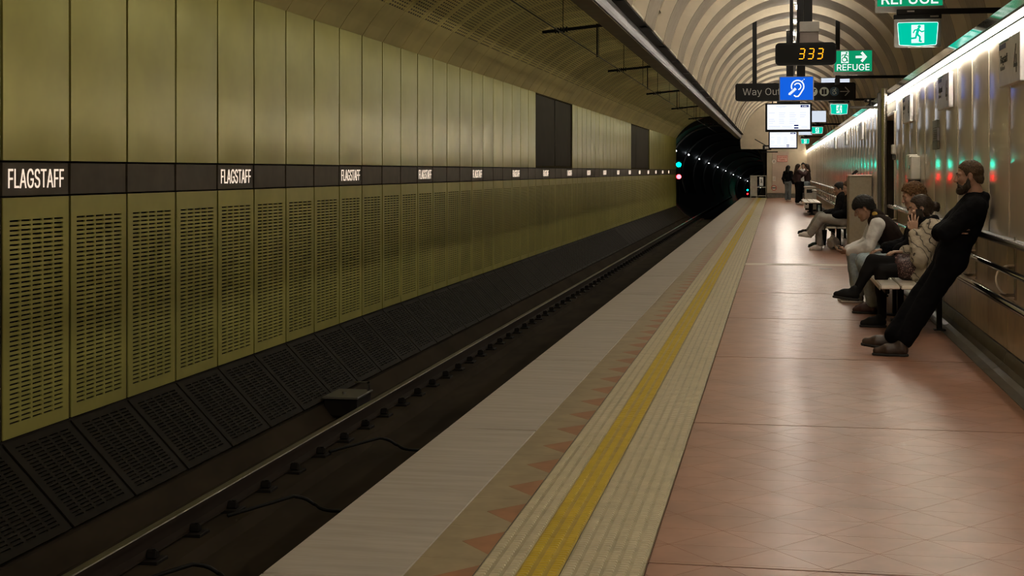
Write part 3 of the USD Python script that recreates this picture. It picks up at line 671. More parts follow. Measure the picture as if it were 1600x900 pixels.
def refuge_sign(x, y, z, lab, own_arm=False):
    t = thing('refuge_sign', lab, 'sign', (x, y, z), group='green refuge signs')
    W, H = .63, .36
    obj('frame', cat_(BB(x-W/2-.02, x+W/2+.02, y, y+.06, z-H/2-.06, z-H/2), BB(x-W/2-.02, x-W/2, y, y+.06, z-H/2, z+H/2+.01), BB(x+W/2, x+W/2+.02, y, y+.06, z-H/2, z+H/2+.01), BB(x-W/2-.02, x+W/2+.02, y, y+.06, z+H/2, z+H/2+.02)), 'sign_grey', t)
    obj('green_face', B(x-W/2, x+W/2, y+.01, y+.05, z-H/2, z+H/2), 'refuge_green', t)
    obj('pictogram_panel', face(sbox(-.205, -.035, -.075, .165), .003, x, y+.009, z), 'refuge_white', t)
    obj('wheelchair_figure', face(affinity.translate(wheelchair(.185), -.14, .065), .003, x, y+.006, z), 'refuge_green', t)
    obj('arrow', face(affinity.translate(arrow(.18, .16, .045), .13, .07), .003, x, y+.009, z), 'refuge_white', t)
    obj('lettering', put(text('REFUGE', .105, .003, True, width=.55, center=True), FRONT, (x, y+.009, z-.158)), 'refuge_white', t)
    if own_arm:
        obj('support_arm', cat_(BB(x-.30, vaultx(z-.27), y+.01, y+.05, z-.30, z-.25), BB(x-.31, x-.23, y+.012, y+.048, z-.40, z-.30)), 'black_metal', t)
    else:
        obj('stem', B(x-.08, x+.08, y+.02, y+.05, z-H/2-.10, z-H/2-.055), 'black_metal', t)
    return t
exit_sign(1.385, 14.6, 2.778, 'nearest and largest green running man exit sign at the upper right')
refuge_sign(1.315, 14.66, 3.235, 'green REFUGE sign cut off by the top edge of the frame')
refuge_sign(1.315, 25.2, 3.305, 'whole green REFUGE sign with wheelchair symbol and arrow beside the orange clock', True)
for x, y, z, lab in ((1.44, 33.66, 2.845, 'green exit sign just right of the larger screen'), (1.46, 52, 2.87, 'small green exit sign beside the lower right of the larger screen'), (1.41, 70.6, 2.86, 'tiny far green exit sign beside the smaller screen')):
    exit_sign(x, y, z, lab)
for x, y, z, lab in ((1.36, 33.76, 3.36, 'white lit sign box peeping out above the black way out sign'), (1.45, 52.1, 3.36, 'white lit sign box directly right of the larger screen'), (1.42, 70.7, 3.36, 'small white lit sign box right of the smaller screen')):
    t = thing('lit_sign_box', lab, 'sign', (x, y, z), group='white lit sign boxes')
    obj('case', BB(x-.34, x+.34, y, y+.1, z-.22, z+.22, .01), 'sign_grey', t)
    obj('lit_face', B(x-.32, x+.32, y-.004, y+.002, z-.20, z+.20), 'white_box_face', t)
    obj('stem', B(x-.08, x+.08, y+.03, y+.07, z-.34, z-.22), 'black_metal', t)

# orange digit clock
t = thing('digital_clock', 'black rounded platform clock with orange 333 digits', 'clock', (.416, 20.5, 3.06))
obj('case', face(rrect(.845, .315, .06), .12, .416, 20.62, 3.064), 'black_metal', t)
obj('window', face(rrect(.80, .26, .04), .004, .416, 20.5, 3.064), 'cable_black', t)
seg = [((0, 1), (1, 1)), ((0, .5), (1, .5)), ((0, 0), (1, 0)), ((1, 1), (1, .5)), ((1, .5), (1, 0))]
for d in range(3):
    sh = []
    for (a, b) in seg:
        a2 = np.array(a, float); b2 = np.array(b, float); v = b2-a2; a2 += v*.10; b2 -= v*.10
        sh.append(LineString([a2*[.072, .142], b2*[.072, .142]]).buffer(.0075, cap_style=2))
    g = affinity.skew(unary_union(sh), xs=8, origin=(0, 0)); g = affinity.translate(g, .315-.416+.127*d, -.072)
    obj('digit', face(g, .003, .416, 20.495, 3.064), 'digit_orange', t)
obj('mounting_box', BB(.33, .605, 20.5, 20.68, 3.375, 3.52, .008), 'grey_box', t)
obj('mounting_plate', BB(.335, .595, 20.51, 20.67, 3.215, 3.372, .006), 'brown_box', t)
obj('hanger_post', BB(.39, .51, 20.54, 20.66, 3.52, vault_z(.45)+.1), 'black_metal', t)
# blue hearing loop sign
t = thing('hearing_loop_sign', 'glowing blue hearing loop sign with white ear symbol', 'sign', (.352, 25, 2.83))
obj('case', BB(.352-.295, .352+.295, 25.0, 25.09, 2.83-.213, 2.83+.213, .008), 'sign_grey', t)
obj('blue_face', B(.352-.277, .352+.277, 24.994, 25.002, 2.83-.197, 2.83+.197), 'blue_face', t)
L = lambda pts, w: LineString(pts).buffer(w, quad_segs=4)
ea = [(.02+.105*math.cos(a), .035+.105*math.sin(a)) for a in np.linspace(math.radians(200), math.radians(-25), 18)]
ear = [L(ea+[(.085, -.06), (.06, -.10), (.03, -.135), (-.01, -.14), (-.035, -.12)], .0125),
       L([(.02+.055*math.cos(a), .035+.055*math.sin(a)) for a in np.linspace(math.radians(150), math.radians(-70), 12)], .011)]
ear += [affinity.translate(affinity.rotate(sbox(-.024, -.0065, .024, .0065), -48, origin=(0, 0)), -.115+.0142*k, -.095+.0128*k*1.02) for k in range(8)]
ear += [L([(-.125, -.10), (-.02, -.005)], .012)]
ear += [affinity.translate(sbox(-.008, -.008, .008, .008), *q) for q in ((.105, .135), (.13, .158))]
obj('ear_symbol', face(unary_union(ear), .003, .352, 24.993, 2.83), 'white_face', t)
obj('hanger_post', cat_(BB(.24, .30, 25.02, 25.08, 3.04, vault_z(.27)+.1), BB(.36, .50, 25.0, 25.1, 3.04, vault_z(.45)+.1)), 'black_metal', t)
# way out sign
t = thing('way_out_sign', 'long black way out sign behind the blue sign', 'sign', (.44, 33.4, 3.23))
wx = .44
obj('case', face(rrect(2.72, .40, .05), .12, wx, 33.52, 3.235), 'black_metal', t)
obj('lower_rim', BB(wx-1.30, wx+1.30, 33.42, 33.5, 3.02, 3.032, .003), 'grey_box', t)
obj('lettering', put(text('Way Out via', .155, .003), FRONT, (wx-1.19, 33.398, 3.165)), 'sign_text', t)
for i, (x, ml) in enumerate(((.40, 'icon_pale'), (.655, 'icon_pale'), (.885, 'icon_blue'))):
    disc = Point(0, 0).buffer(.105)
    if i == 0: disc = disc.difference(unary_union([L([(-.05, -.05), (-.01, -.05), (-.01, 0), (.03, 0), (.03, .05), (.06, .05)], .012)]))
    if i == 1: disc = disc.difference(unary_union([sbox(-.055, -.06, -.006, .055), sbox(.006, -.06, .055, .055)]))
    obj('icon_disc', face(disc, .003, wx+x, 33.398, 3.23), ml, t)
    if i == 2: obj('wheelchair_icon', face(affinity.scale(wheelchair(.16), 1, 1), .003, wx+x, 33.394, 3.235), 'icon_pale', t)
obj('arrow', face(arrow(.21, .20, .022), .003, wx+1.115, 33.398, 3.23), 'sign_text', t)
for x in (-.48, 1.40): obj('hanger_post', BB(x-.05, x+.05, 33.42, 33.52, 3.43, vault_z(x)+.06), 'black_metal', t)

# screens
def screen(x, y, z, W, H, lab):
    t = thing('display_screen', lab, 'screen', (x, y, z), group='platform information screens')
    obj('bezel', BB(x-W/2, x+W/2, y, y+.09, z-H/2, z+H/2, .012), 'black_metal', t)
    w, h = W-.10, H-.10
    obj('panel', B(x-w/2, x+w/2, y-.004, y+.002, z-h/2+.01, z+h/2+.01), 'screen_white', t)
    ln = []
    q = random.Random(int(y))
    for c in range(4):
        for r in range(6 if c < 3 else 3):
            if c == 0 and r in (1, 2): continue
            ln.append(B(x-w*.47+c*w*.245, x-w*.47+c*w*.245+w*(.10+.07*q.random()), y-.006, y-.004, z+h*.18-r*h*.085, z+h*.18-r*h*.085+.008))
    for r in range(2): ln += [B(x-w*.47, x-w*.2, y-.006, y-.004, z-h*.36-r*h*.07, z-h*.36-r*h*.07+.008), B(x-w*.15, x+w*.08, y-.006, y-.004, z-h*.36-r*h*.07, z-h*.36-r*h*.07+.007), B(x+w*.3, x+w*.44, y-.006, y-.004, z-h*.37-r*h*.05, z-h*.37-r*h*.05+.006)]
    obj('text_lines', cat_(*ln), 'screen_ink', t)
    obj('heading', put(text('Flagstaff', .045, .002), FRONT, (x-w*.28, y-.004, z+h*.41)), 'screen_ink', t)
    for q_ in ((.28, .47, .40, .49), (.13, .23, -.35, -.30), (.13, .23, -.45, -.40)): obj('clock_tab', B(x+w*q_[0], x+w*q_[1], y-.006, y-.004, z+h*q_[2], z+h*q_[3]), 'screen_navy', t)
    obj('clock_lettering', put(text('4 min', .032, .002, True), FRONT, (x+w*.32, y-.006, z+h*.42)), 'screen_white', t)
    obj('hanger_post', cat_(BB(x-.06, x+.06, y+.02, y+.1, z+H/2, vault_z(x)+.1), BB(x-.3, x+.3, y+.03, y+.09, z+H/2, z+H/2+.05)), 'black_metal', t)
screen(.333, 38, 2.813, 1.20, .755, 'larger white information screen hanging under the blue sign')
screen(.305, 61, 2.705, 1.20, .745, 'smaller farther white information screen below the larger one')

# ------------------------------------------------------------------ things on the right wall
def board(y0, y1, lab, num):
    t = thing('platform_board', lab, 'sign board', (XR, (y0+y1)/2, 2.0), group='white platform boards on the right wall')
    z0, z1 = 2.0, 2.325
    obj('panel', BB(1.565, XR-.015, y0, y1, z0, z1, .004), 'board_white', t)
    obj('teal_bar', B(1.562, 1.566, y1-.42, y1-.02, z1-.022, z1-.008), 'ink_teal', t)
    obj('blue_bar', B(1.562, 1.566, y1-.30, y1-.02, z1-.062, z1-.028), 'ink_blue', t)
    m = text('Flagstaff', .055, .003); w = m.bounds[1][0]
    obj('lettering', put(m, RIGHTW, (1.566, y1-.07, 2.165)), 'ink_dark', t)
    m = text('Platform 4', .03, .003); obj('small_lettering', put(m, RIGHTW, (1.566, y1-.07, 2.115)), 'ink_grey', t)
    obj('numeral', put(text(num, .19, .003), RIGHTW, (1.566, y0+.24, 2.065)), 'ink_dark', t)
board(9.72, 10.60, 'nearest white platform board, cut by the right edge of the frame', '4')
board(13.60, 14.48, 'middle white platform board on the cream wall', '4')
board(17.45, 18.45, 'third white platform board, nearest the steel post', '4')
for y, lab in ((27.5, 'small white platform board nearest beyond the steel post'), (33.5, 'small white platform board, middle of three beyond the steel post'), (39.5, 'small white platform board, farthest of three beyond the steel post')):
    t = thing('platform_board', lab, 'sign board', (XR, y, 2.0), group='distant platform boards on the right wall')
    obj('panel', BB(1.57, XR-.015, y-.43, y+.43, 2.0, 2.32, .004), 'board_white', t); obj('blue_bar', B(1.567, 1.571, y+.1, y+.4, 2.26, 2.29), 'ink_blue', t)
t = thing('notice_plate', 'narrow three tone notice plate on the cream wall', 'notice', (XR, 15.0, 1.63))
for nm, z0, z1, ml in (('upper_plate', 1.845, 1.925, 'notice_green'), ('middle_plate', 1.715, 1.842, 'ink_grey'), ('lower_plate', 1.628, 1.712, 'notice_green')):
    obj(nm, BB(XR-.035, XR-.014, 14.72, 15.18, z0, z1, .003), ml, t)
obj('printed_lines', cat_(*[B(XR-.037, XR-.035, 14.76, 15.10-.05*(i % 2), 1.735+.02*i, 1.742+.02*i) for i in range(5)]), 'ink_dark', t)
t = thing('help_box', 'white wall mounted passenger help box with dark foot', 'box', (XR, 16.9, 1.28))
obj('housing', BB(1.50, XR-.01, 16.62, 16.86, 1.31, 1.58, .012), 'white_plastic', t)
obj('door', BB(1.50, XR-.01, 16.89, 17.22, 1.31, 1.60, .012), 'white_plastic', t)
obj('foot', BB(1.52, XR-.01, 16.64, 17.2, 1.275, 1.31, .006), 'black_metal', t)
obj('button', cyl((1.50, 16.74, 1.45), (1.49, 16.74, 1.45), .025), 'steel', t)
t = thing('wall_switch', 'small pale switch box on the edge of the wall recess', 'box', (XR, 20.2, 1.64))
obj('case', BB(1.555, XR-.01, 19.95, 20.15, 1.64, 1.77, .01), 'white_plastic', t); obj('lower_case', BB(1.57, XR-.01, 19.98, 20.12, 1.56, 1.635, .008), 'dark_conduit', t)
# steel post
t = thing('steel_post', 'tall brushed steel post in front of the wall recess', 'post', (1.48, 20.45, 0))
obj('shaft', cyl((1.485, 20.4, 0), (1.485, 20.4, 2.56), .042, 24), 'steel', t, smooth=30)
obj('channel', BB(1.40, 1.445, 20.42, 20.56, 0, 2.5, .004), 'dark_conduit', t)
obj('base_plate', cyl((1.485, 20.4, 0), (1.485, 20.4, .02), .09, 20), 'steel', t)
obj('head_arm', cat_(BB(1.02, 1.44, 20.42, 20.50, 2.28, 2.315, .005)), 'dark_conduit', t)
t = thing('security_camera', 'small dark camera stub above the arm of the steel post', 'camera', (1.27, 20.5, 2.4))
obj('stalk', cyl((1.30, 20.46, 2.317), (1.30, 20.46, 2.40), .014), 'black_metal', t); obj('camera_body', BB(1.22, 1.31, 20.38, 20.54, 2.37, 2.415, .012), 'black_metal', t); obj('lens', cyl((1.265, 20.38, 2.392), (1.265, 20.365, 2.392), .014), 'grey_box', t)
# equipment cabinet
t = thing('equipment_cabinet', 'beige waist high equipment cabinet behind the steel post', 'cabinet', (1.46, 25.0, 0))
obj('body', BB(1.215, XR-.03, 24.6, 25.25, .05, 1.325, .006), 'cabinet', t)
obj('top', BB(1.205, XR-.03, 24.58, 25.27, 1.325, 1.345, .004), 'seam', t)
obj('plinth', BB(1.235, XR-.04, 24.63, 25.22, 0, .05, .004), 'skirting', t)
obj('handle', BB(1.205, 1.215, 24.72, 24.75, .75, .9, .003), 'steel', t)
obj('door_panel', BB(1.209, 1.217, 24.66, 25.19, .12, 1.28, .003), 'cabinet', t)
t = thing('alarm_lever', 'small dark lever standing on the beige cabinet', 'lever', (1.30, 24.9, 1.345))
obj('stem', cyl((1.28, 24.9, 1.345), (1.33, 24.9, 1.39), .018), 'black_metal', t); obj('grip', cyl((1.32, 24.9, 1.375), (1.37, 24.9, 1.415), .026), 'black_metal', t)

# leaning rails
def lean_rail(ya, yb, lab):
    t = thing('leaning_rail', lab, 'rail', (1.5, ya, .5), group='leaning rails along the right wall')
    for nm, x, z, r, ml in (('upper_rail', 1.535, .925, .024, 'steel'), ('middle_rail', 1.505, .745, .022, 'chrome'), ('lower_rail', 1.455, .563, .030, 'chrome')):
        obj(nm, cyl((x, ya, z), (x, yb, z), r, 18), ml, t, smooth=30)
    obj('backing_ledge', prism_x([(1.55, .895), (XR, .895), (XR, .945), (1.555, .915)], ya, yb), 'trim_dark', t)
    for y in np.arange(ya+.4, yb, MOD*2):
        a = np.linspace(math.radians(100), math.radians(-80), 12)
        obj('rail_hoop', cat_(tube([(1.595-.12*math.sin(s+1.4)*1.0, y, .655+.11*math.sin(s)) for s in a], .008, 6)), 'seam', t)
        obj('rail_bracket', cat_(BB(1.595, 1.61, y-.02, y+.02, .53, .96, .003), cyl((1.60, y, .563), (1.455, y, .563), .012, 8), cyl((1.61, y, .745), (1.505, y, .745), .012, 8), cyl((1.61, y, .925), (1.535, y, .925), .012, 8)), 'steel', t)
lean_rail(Y0+.2, OP0-.1, 'polished three bar leaning rail along the near right wall')
lean_rail(25.6, EY-1.5, 'three bar leaning rail along the far right wall beyond the cabinet')

# benches
def make_bench(y, lab):
    t = thing('platform_bench', lab, 'bench', (1.15, y, 0), group='platform benches along the right wall')
    for x0, x1 in ((.885, 1.045), (1.055, 1.215), (1.225, 1.385)):
        obj('seat_slat', BB(x0, x1, y, y+5.0, .395, .430, .008), 'bench_seat', t)
    obj('front_edge', BB(.872, .884, y, y+5.0, .388, .430, .004), 'bench_seat', t)
    obj('seat_frame', cat_(BB(.93, .97, y+.15, y+4.85, .345, .394), BB(1.30, 1.34, y+.15, y+4.85, .345, .394)), 'black_metal', t)
    for yl in (y+1.2, y+1.75, y+3.9, y+4.4):
        obj('bench_leg', cat_(BB(1.12, 1.18, yl, yl+.06, .02, .394, .006), BB(.95, 1.34, yl, yl+.05, .35, .392, .006)), 'black_metal', t)
        obj('foot_plate', BB(1.06, 1.24, yl-.04, yl+.10, 0, .02, .004), 'black_metal', t)
    for yl in (y+.35, y+4.6):
        obj('wall_bracket', cat_(BB(1.34, 1.44, yl, yl+.05, .33, .39, .006), BB(1.385, 1.43, yl, yl+.05, .02, .39, .006), BB(1.36, 1.46, yl-.02, yl+.07, 0.015, .025, .002)), 'black_metal', t)
    return t
bench = make_bench(12.55, 'nearest metal bench carrying three seated people')
dup(bench, (1.15, 25.55, 0), 'second metal bench just past the beige cabinet')
dup(bench, (1.15, 45.5, 0), 'far empty metal bench in front of the standing group')

t = thing('litter_bin', 'pale grey litter bin standing behind the far bench', 'bin', (1.22, 52.6, 0))
obj('body', BB(1.02, 1.40, 52.4, 52.8, .06, .80, .02), 'bin_grey', t); obj('lid', BB(1.0, 1.42, 52.38, 52.82, .80, .86, .02), 'bin_grey', t); obj('plinth', BB(1.05, 1.37, 52.43, 52.77, 0, .06), 'black_metal', t); obj('opening', BB(1.10, 1.32, 52.39, 52.41, .62, .74), 'black_metal', t)
t = thing('litter_bin', 'second pale bin closer to the wall behind the far bench', 'bin', (1.46, 50.9, 0))
obj('body', BB(1.26, 1.40, 50.7, 51.1, .06, .70, .02), 'bin_grey', t); obj('lid', BB(1.25, 1.41, 50.68, 51.12, .70, .75, .02), 'bin_grey', t); obj('plinth', BB(1.27, 1.39, 50.73, 51.07, 0, .06), 'black_metal', t)

# end wall signs and gate
t = thing('warning_sign', 'pink and red warning sign on the end wall', 'sign', (.33, EY, 1.9))
obj('board', on_end(.07, .60, 1.885, 2.215, EY-.02, .019), 'pink_board', t)
fr = rrect(.53, .33, .01).difference(rrect(.49, .29, .01)); obj('red_border', face(fr, .003, .335, EY-.021, 2.05), 'red_paint', t)
obj('lettering', cat_(put(text('DO NOT ENTER', .075, .003, True, width=.44, center=True), FRONT, (.335, EY-.021, 2.08)), put(text('TUNNEL', .075, .003, True, width=.34, center=True), FRONT, (.335, EY-.021, 1.95))), 'red_paint', t)
t = thing('round_sign', 'white disc sign left of the pink warning sign', 'sign', (-.09, EY, 1.9))
obj('disc', face(Point(0, 0).buffer(.11), .015, -.09, EY-.004, 1.90), 'paper_white', t); obj('symbol', face(affinity.scale(runner(.14), 1, 1), .004, -.09, EY-.02, 1.90), 'ink_dark', t)
t = thing('no_entry_sign', 'red and white round no entry sign low on the end wall', 'sign', (-.09, EY, .5))
obj('disc', face(Point(0, 0).buffer(.145), .015, -.09, EY-.004, .52), 'paper_white', t); obj('red_ring', face(Point(0, 0).buffer(.145).difference(Point(0, 0).buffer(.105)), .004, -.09, EY-.02, .52), 'red_paint', t); obj('bar', face(sbox(-.10, -.03, .10, .03), .004, -.09, EY-.02, .52), 'ink_dark', t)
t = thing('small_notice', 'faint paper notice below the round disc sign', 'notice', (-.09, EY, 1.0)); obj('sheet', on_end(-.16, -.0, .88, 1.12, EY-.01, .009), 'paper_white', t); obj('printed_lines', cat_(*[B(-.14, -.03, EY-.012, EY-.01, .92+.035*i, .93+.035*i) for i in range(5)]), 'ink_grey', t)
t = thing('platform_end_gate', 'grey metal end gate with a white number 1 plate', 'gate', (-.9, EY+.3, 0))
GY = EY+.25
obj('gate_frame', cat_(*[BB(x-.025, x+.025, GY, GY+.05, 0, 1.18) for x in (-1.30, -.98, -.50)], *[BB(-1.30, -.50, GY, GY+.05, z-.025, z+.025) for z in (.10, .55, 1.15)]), 'bin_grey', t)
obj('gate_panel', BB(-1.28, -1.0, GY+.02, GY+.03, .12, 1.13), 'bin_grey', t)
obj('number_plate', BB(-.84, -.64, GY-.02, GY, .62, 1.08), 'board_white', t); obj('numeral', put(text('1', .16, .003, True, center=True), FRONT, (-.74, GY-.021, .80)), 'ink_dark', t)
t = thing('platform_mirror', 'black mirror box on an arm beside the smaller screen', 'mirror', (-.52, 70, 2.6))
obj('box', BB(-.62, -.20, 70, 70.2, 2.42, 2.66, .02), 'black_metal', t); obj('arm', cat_(BB(-.68, .1, 70.05, 70.1, 2.30, 2.35), cyl((-.4, 70.1, 2.6), (-1.0, 70.1, 2.95), .02, 8), cyl((-.15, 70.1, 2.66), (-.15, 70.1, vault_z(-.15)+.05), .03, 8)), 'black_metal', t); obj('glass', BB(-.52, -.28, 69.99, 70.0, 2.48, 2.58), 'grey_box', t)

# ================================================================== PEOPLE (signed distance fields, one continuous body each)
class Field:
    def __init__(s, lo, hi, h):
        s.h = h; s.lo = np.array(lo, float)-3*h; n = np.ceil((np.array(hi)-s.lo)/h).astype(int)+4
        s.n = n; s.d = np.full(n, 1.0, np.float32)
        s.ax = [s.lo[i]+h*np.arange(n[i]) for i in range(3)]
    def sub(s, lo, hi, pad):
        sl = []
        for i in range(3):
            a = max(0, int((lo[i]-pad-s.lo[i])/s.h)); b = min(s.n[i], int((hi[i]+pad-s.lo[i])/s.h)+2)
            if b <= a: return None, None
            sl.append(slice(a, b))
        g = np.stack(np.meshgrid(*[s.ax[i][sl[i]].astype(np.float32) for i in range(3)], indexing='ij'), -1)
        return tuple(sl), g
    def comb(s, lo, hi, fn, k, mode='add'):
        pad = max(k, 0)*1.5+3*s.h
        sl, g = s.sub(lo, hi, pad)
        if sl is None: return
        e = fn(g).astype(np.float32); d = s.d[sl]
        if mode == 'add':
            r = np.minimum(d, e)
            if k > 0: q = np.maximum(k-np.abs(d-e), 0)/k; r = r-q*q*k*.25
        else:                                   # cut e out of d
            r = np.maximum(d, -e)
            if k > 0: q = np.maximum(k-np.abs(d+e), 0)/k; r = r+q*q*k*.25
        s.d[sl] = r
    def cone(s, a, b, ra, rb, k=.03, mode='add', flat=None):
        a, b = np.array(a, float), np.array(b, float); ba = b-a; L2 = max(ba @ ba, 1e-9); R = max(ra, rb)
        def fn(g):
            t = np.clip(((g-a) @ ba)/L2, 0, 1); return np.linalg.norm(g-(a+t[..., None]*ba), axis=-1)-(ra+t*(rb-ra))
        s.comb(np.minimum(a, b)-R, np.maximum(a, b)+R, fn, k, mode)
    def chain(s, pts, rs, k=.03):
        for i in range(len(pts)-1): s.cone(pts[i], pts[i+1], rs[i], rs[i+1], k)
    def ell(s, c, r, R=None, k=.03, mode='add'):
        c, r = np.array(c, float), np.array(r, float); R = np.eye(3) if R is None else R
        def fn(g):
            p = (g-c) @ R; k0 = np.linalg.norm(p/r, axis=-1); k1 = np.linalg.norm(p/(r*r), axis=-1)
            return np.where(k1 > 1e-6, k0*(k0-1)/np.maximum(k1, 1e-6), -r.min())
        s.comb(c-r.max(), c+r.max(), fn, k, mode)
    def mesh(s, wr=0.0, wf=30.0, seed=0, stretch=(1, 1, 1)):
        d = s.d; h = s.h; n = np.array(d.shape)
        ins = d < 0
        c = [ins[i:n[0]-1+i, j:n[1]-1+j, k:n[2]-1+k] for i in (0, 1) for j in (0, 1) for k in (0, 1)]
        cnt = sum(x.astype(np.int8) for x in c); act = (cnt > 0) & (cnt < 8)
        I = np.argwhere(act); idx = np.full(act.shape, -1, np.int64); idx[act] = np.arange(len(I))
        P = np.zeros((len(I), 3)); W = np.zeros(len(I))
        for (a, b) in [((i, j, k), tuple(np.array((i, j, k))+np.eye(3, dtype=int)[ax])) for ax in range(3) for i in (0, 1) for j in (0, 1) for k in (0, 1) if (i, j, k)[ax] == 0]:
            da = d[I[:, 0]+a[0], I[:, 1]+a[1], I[:, 2]+a[2]]; db = d[I[:, 0]+b[0], I[:, 1]+b[1], I[:, 2]+b[2]]
            m = (da < 0) != (db < 0); t = np.where(m, da/np.where(m, da-db, 1), 0)
            P += m[:, None]*(np.array(a)+t[:, None]*(np.array(b)-np.array(a))); W += m
        v = s.lo+h*(I+P/W[:, None])
        F = []
        for ax in range(3):
            sa = [slice(0, n[i]) for i in range(3)]; sb = list(sa); sa[ax] = slice(0, n[ax]-1); sb[ax] = slice(1, n[ax])
            A, Bq = ins[tuple(sa)], ins[tuple(sb)]; X = np.argwhere(A != Bq)
            o1, o2 = [(1, 2), (2, 0), (0, 1)][ax]
            ok = (X[:, o1] > 0) & (X[:, o2] > 0) & (X[:, o1] < n[o1]-1) & (X[:, o2] < n[o2]-1); X = X[ok]
            e1, e2 = np.eye(3, dtype=int)[o1], np.eye(3, dtype=int)[o2]
            q = np.stack([idx[tuple((X-e1-e2).T)], idx[tuple((X-e2).T)], idx[tuple(X.T)], idx[tuple((X-e1).T)]], 1)
            fl = ins[tuple(X.T)]; q[~fl] = q[~fl][:, ::-1]; F.append(q)
        q = np.vstack(F); f = np.vstack([q[:, [0, 1, 2]], q[:, [0, 2, 3]]])
        m = trimesh.Trimesh(v, f, process=False)
        e = m.edges_unique; nv_ = len(m.vertices); ij = np.vstack([e, e[:, ::-1]])
        A = sparse.csr_matrix((np.ones(len(ij)), (ij[:, 0], ij[:, 1])), (nv_, nv_)); D = 1/np.maximum(np.asarray(A.sum(1)).ravel(), 1)
        x = np.array(m.vertices)
        for lam in (.5, -.52)*3: x = x+lam*(D[:, None]*(A @ x)-x)
        lab = sparse.csgraph.connected_components(A, False)[1]; cnt = np.bincount(lab)
        keep = (cnt[lab] >= .02*cnt.max())[m.faces[:, 0]]
        m = trimesh.Trimesh(x, m.faces[keep], process=False); m.remove_unreferenced_vertices()
        if wr:
            nn = m.vertex_normals; w = meshkit.fbm(np.array(m.vertices)*wf*np.array(stretch), 3, seed)-.5
            m.vertices = m.vertices+nn*(w*2*wr)[:, None]
        return m

def basis(fwd, pitch=0.0, roll=0.0):
    """columns: forward, left, up; pitch > 0 looks down (degrees)"""
    f = np.array(fwd, float); f /= np.linalg.norm(f); up = np.array([0, 0, 1.0]); l = np.cross(up, f); l /= np.linalg.norm(l); u = np.cross(f, l)
    p, r = math.radians(pitch), math.radians(roll)
    f, u = f*math.cos(p)-u*math.sin(p), u*math.cos(p)+f*math.sin(p)
    l, u = l*math.cos(r)+u*math.sin(r), u*math.cos(r)-l*math.sin(r)
    return np.stack([f, l, u], 1)

class Head:
    def __init__(s, o, R, k=1.0): s.o, s.R, s.k = np.array(o, float), R, k
    def p(s, x, y, z): return s.o+s.R @ (np.array([x, y, z])*s.k)
    def build(s, F, neck=None, nr=.056, fem=0.0):
        k = s.k; E = lambda c, r, kk=.02, mode='add': F.ell(s.p(*c), np.array(r)*k, s.R, kk, mode)
        C = lambda a, b, ra, rb, kk=.015: F.cone(s.p(*a), s.p(*b), ra*k, rb*k, kk)
        E((-.014, 0, .036), (.098, .077, .090)); E((.028, 0, -.028), (.060, .062, .085))
        for y in (-1, 1):
            C((-.012, .052*y, -.045), (.045, .034*y, -.096), .020, .020); C((.045, .034*y, -.096), (.066, 0, -.103), .020, .020-.003*fem)
            C((.084, .012*y, .026), (.070, .050*y, .022), .010-.003*fem, .010-.003*fem, .012)         # brow
            E((.060, .043*y, -.020), (.026, .020, .022), .018)                                          # cheek
            E((.094, .032*y, .001), (.013, .016, .008), .010, 'cut')                                    # eye socket
            E((-.006, .078*y, -.008), (.019, .009, .033), .006); E((-.002, .086*y, -.005), (.010, .005, .018), .005, 'cut')   # ear
        C((.086, 0, .018), (.110, 0, -.028), .009, .013, .010); C((.100, -.012, -.034), (.100, .012, -.034), .009, .009, .008)   # nose
        E((.084, 0, -.056), (.012, .024, .007), .006); E((.082, 0, -.068), (.012, .021, .007), .006)                              # lips
        if neck is not None: F.cone(s.p(-.018, 0, -.055), neck, nr*k, nr*1.08, .025)
    def hairfn(s, inf, line, longhair=False):
        k = s.k; xs, zs = np.array(line).T
        def fn(g):
            q = ((g-s.o) @ s.R)/k; a = (q-[-.014, 0, .036])/np.array([.098+inf, .078+inf, .090+inf]); r = np.linalg.norm(a, axis=-1)
            d = (r-1)*.085
            b = (q-[-.03, 0, -.02])/np.array([.08+inf, .070+inf, .08]); d = np.minimum(d, (np.linalg.norm(b, axis=-1)-1)*.075)
            cut = np.interp(q[..., 0], xs, zs)-q[..., 2]
            e = np.minimum(*[np.linalg.norm((q-[-.002, y, -.006])/[.023, .030, .037], axis=-1) for y in (-.085, .085)])
            return np.maximum(np.maximum(d, cut*.8), (1-e)*.022 if not longhair else -1)*k
        return fn
    def eyes(s, t, ml='eye_white'):
        for y in (-1, 1):
            e = trimesh.creation.icosphere(2, .0115*s.k); e.apply_translation(s.p(.0725, .032*y, .002))
            ir = trimesh.creation.icosphere(2, .0062*s.k); ir.apply_translation(s.p(.0790, .032*y, .001))
            eo = obj('eye', e, ml, t, smooth=True); obj('iris', ir, 'iris_dark', eo, smooth=True)

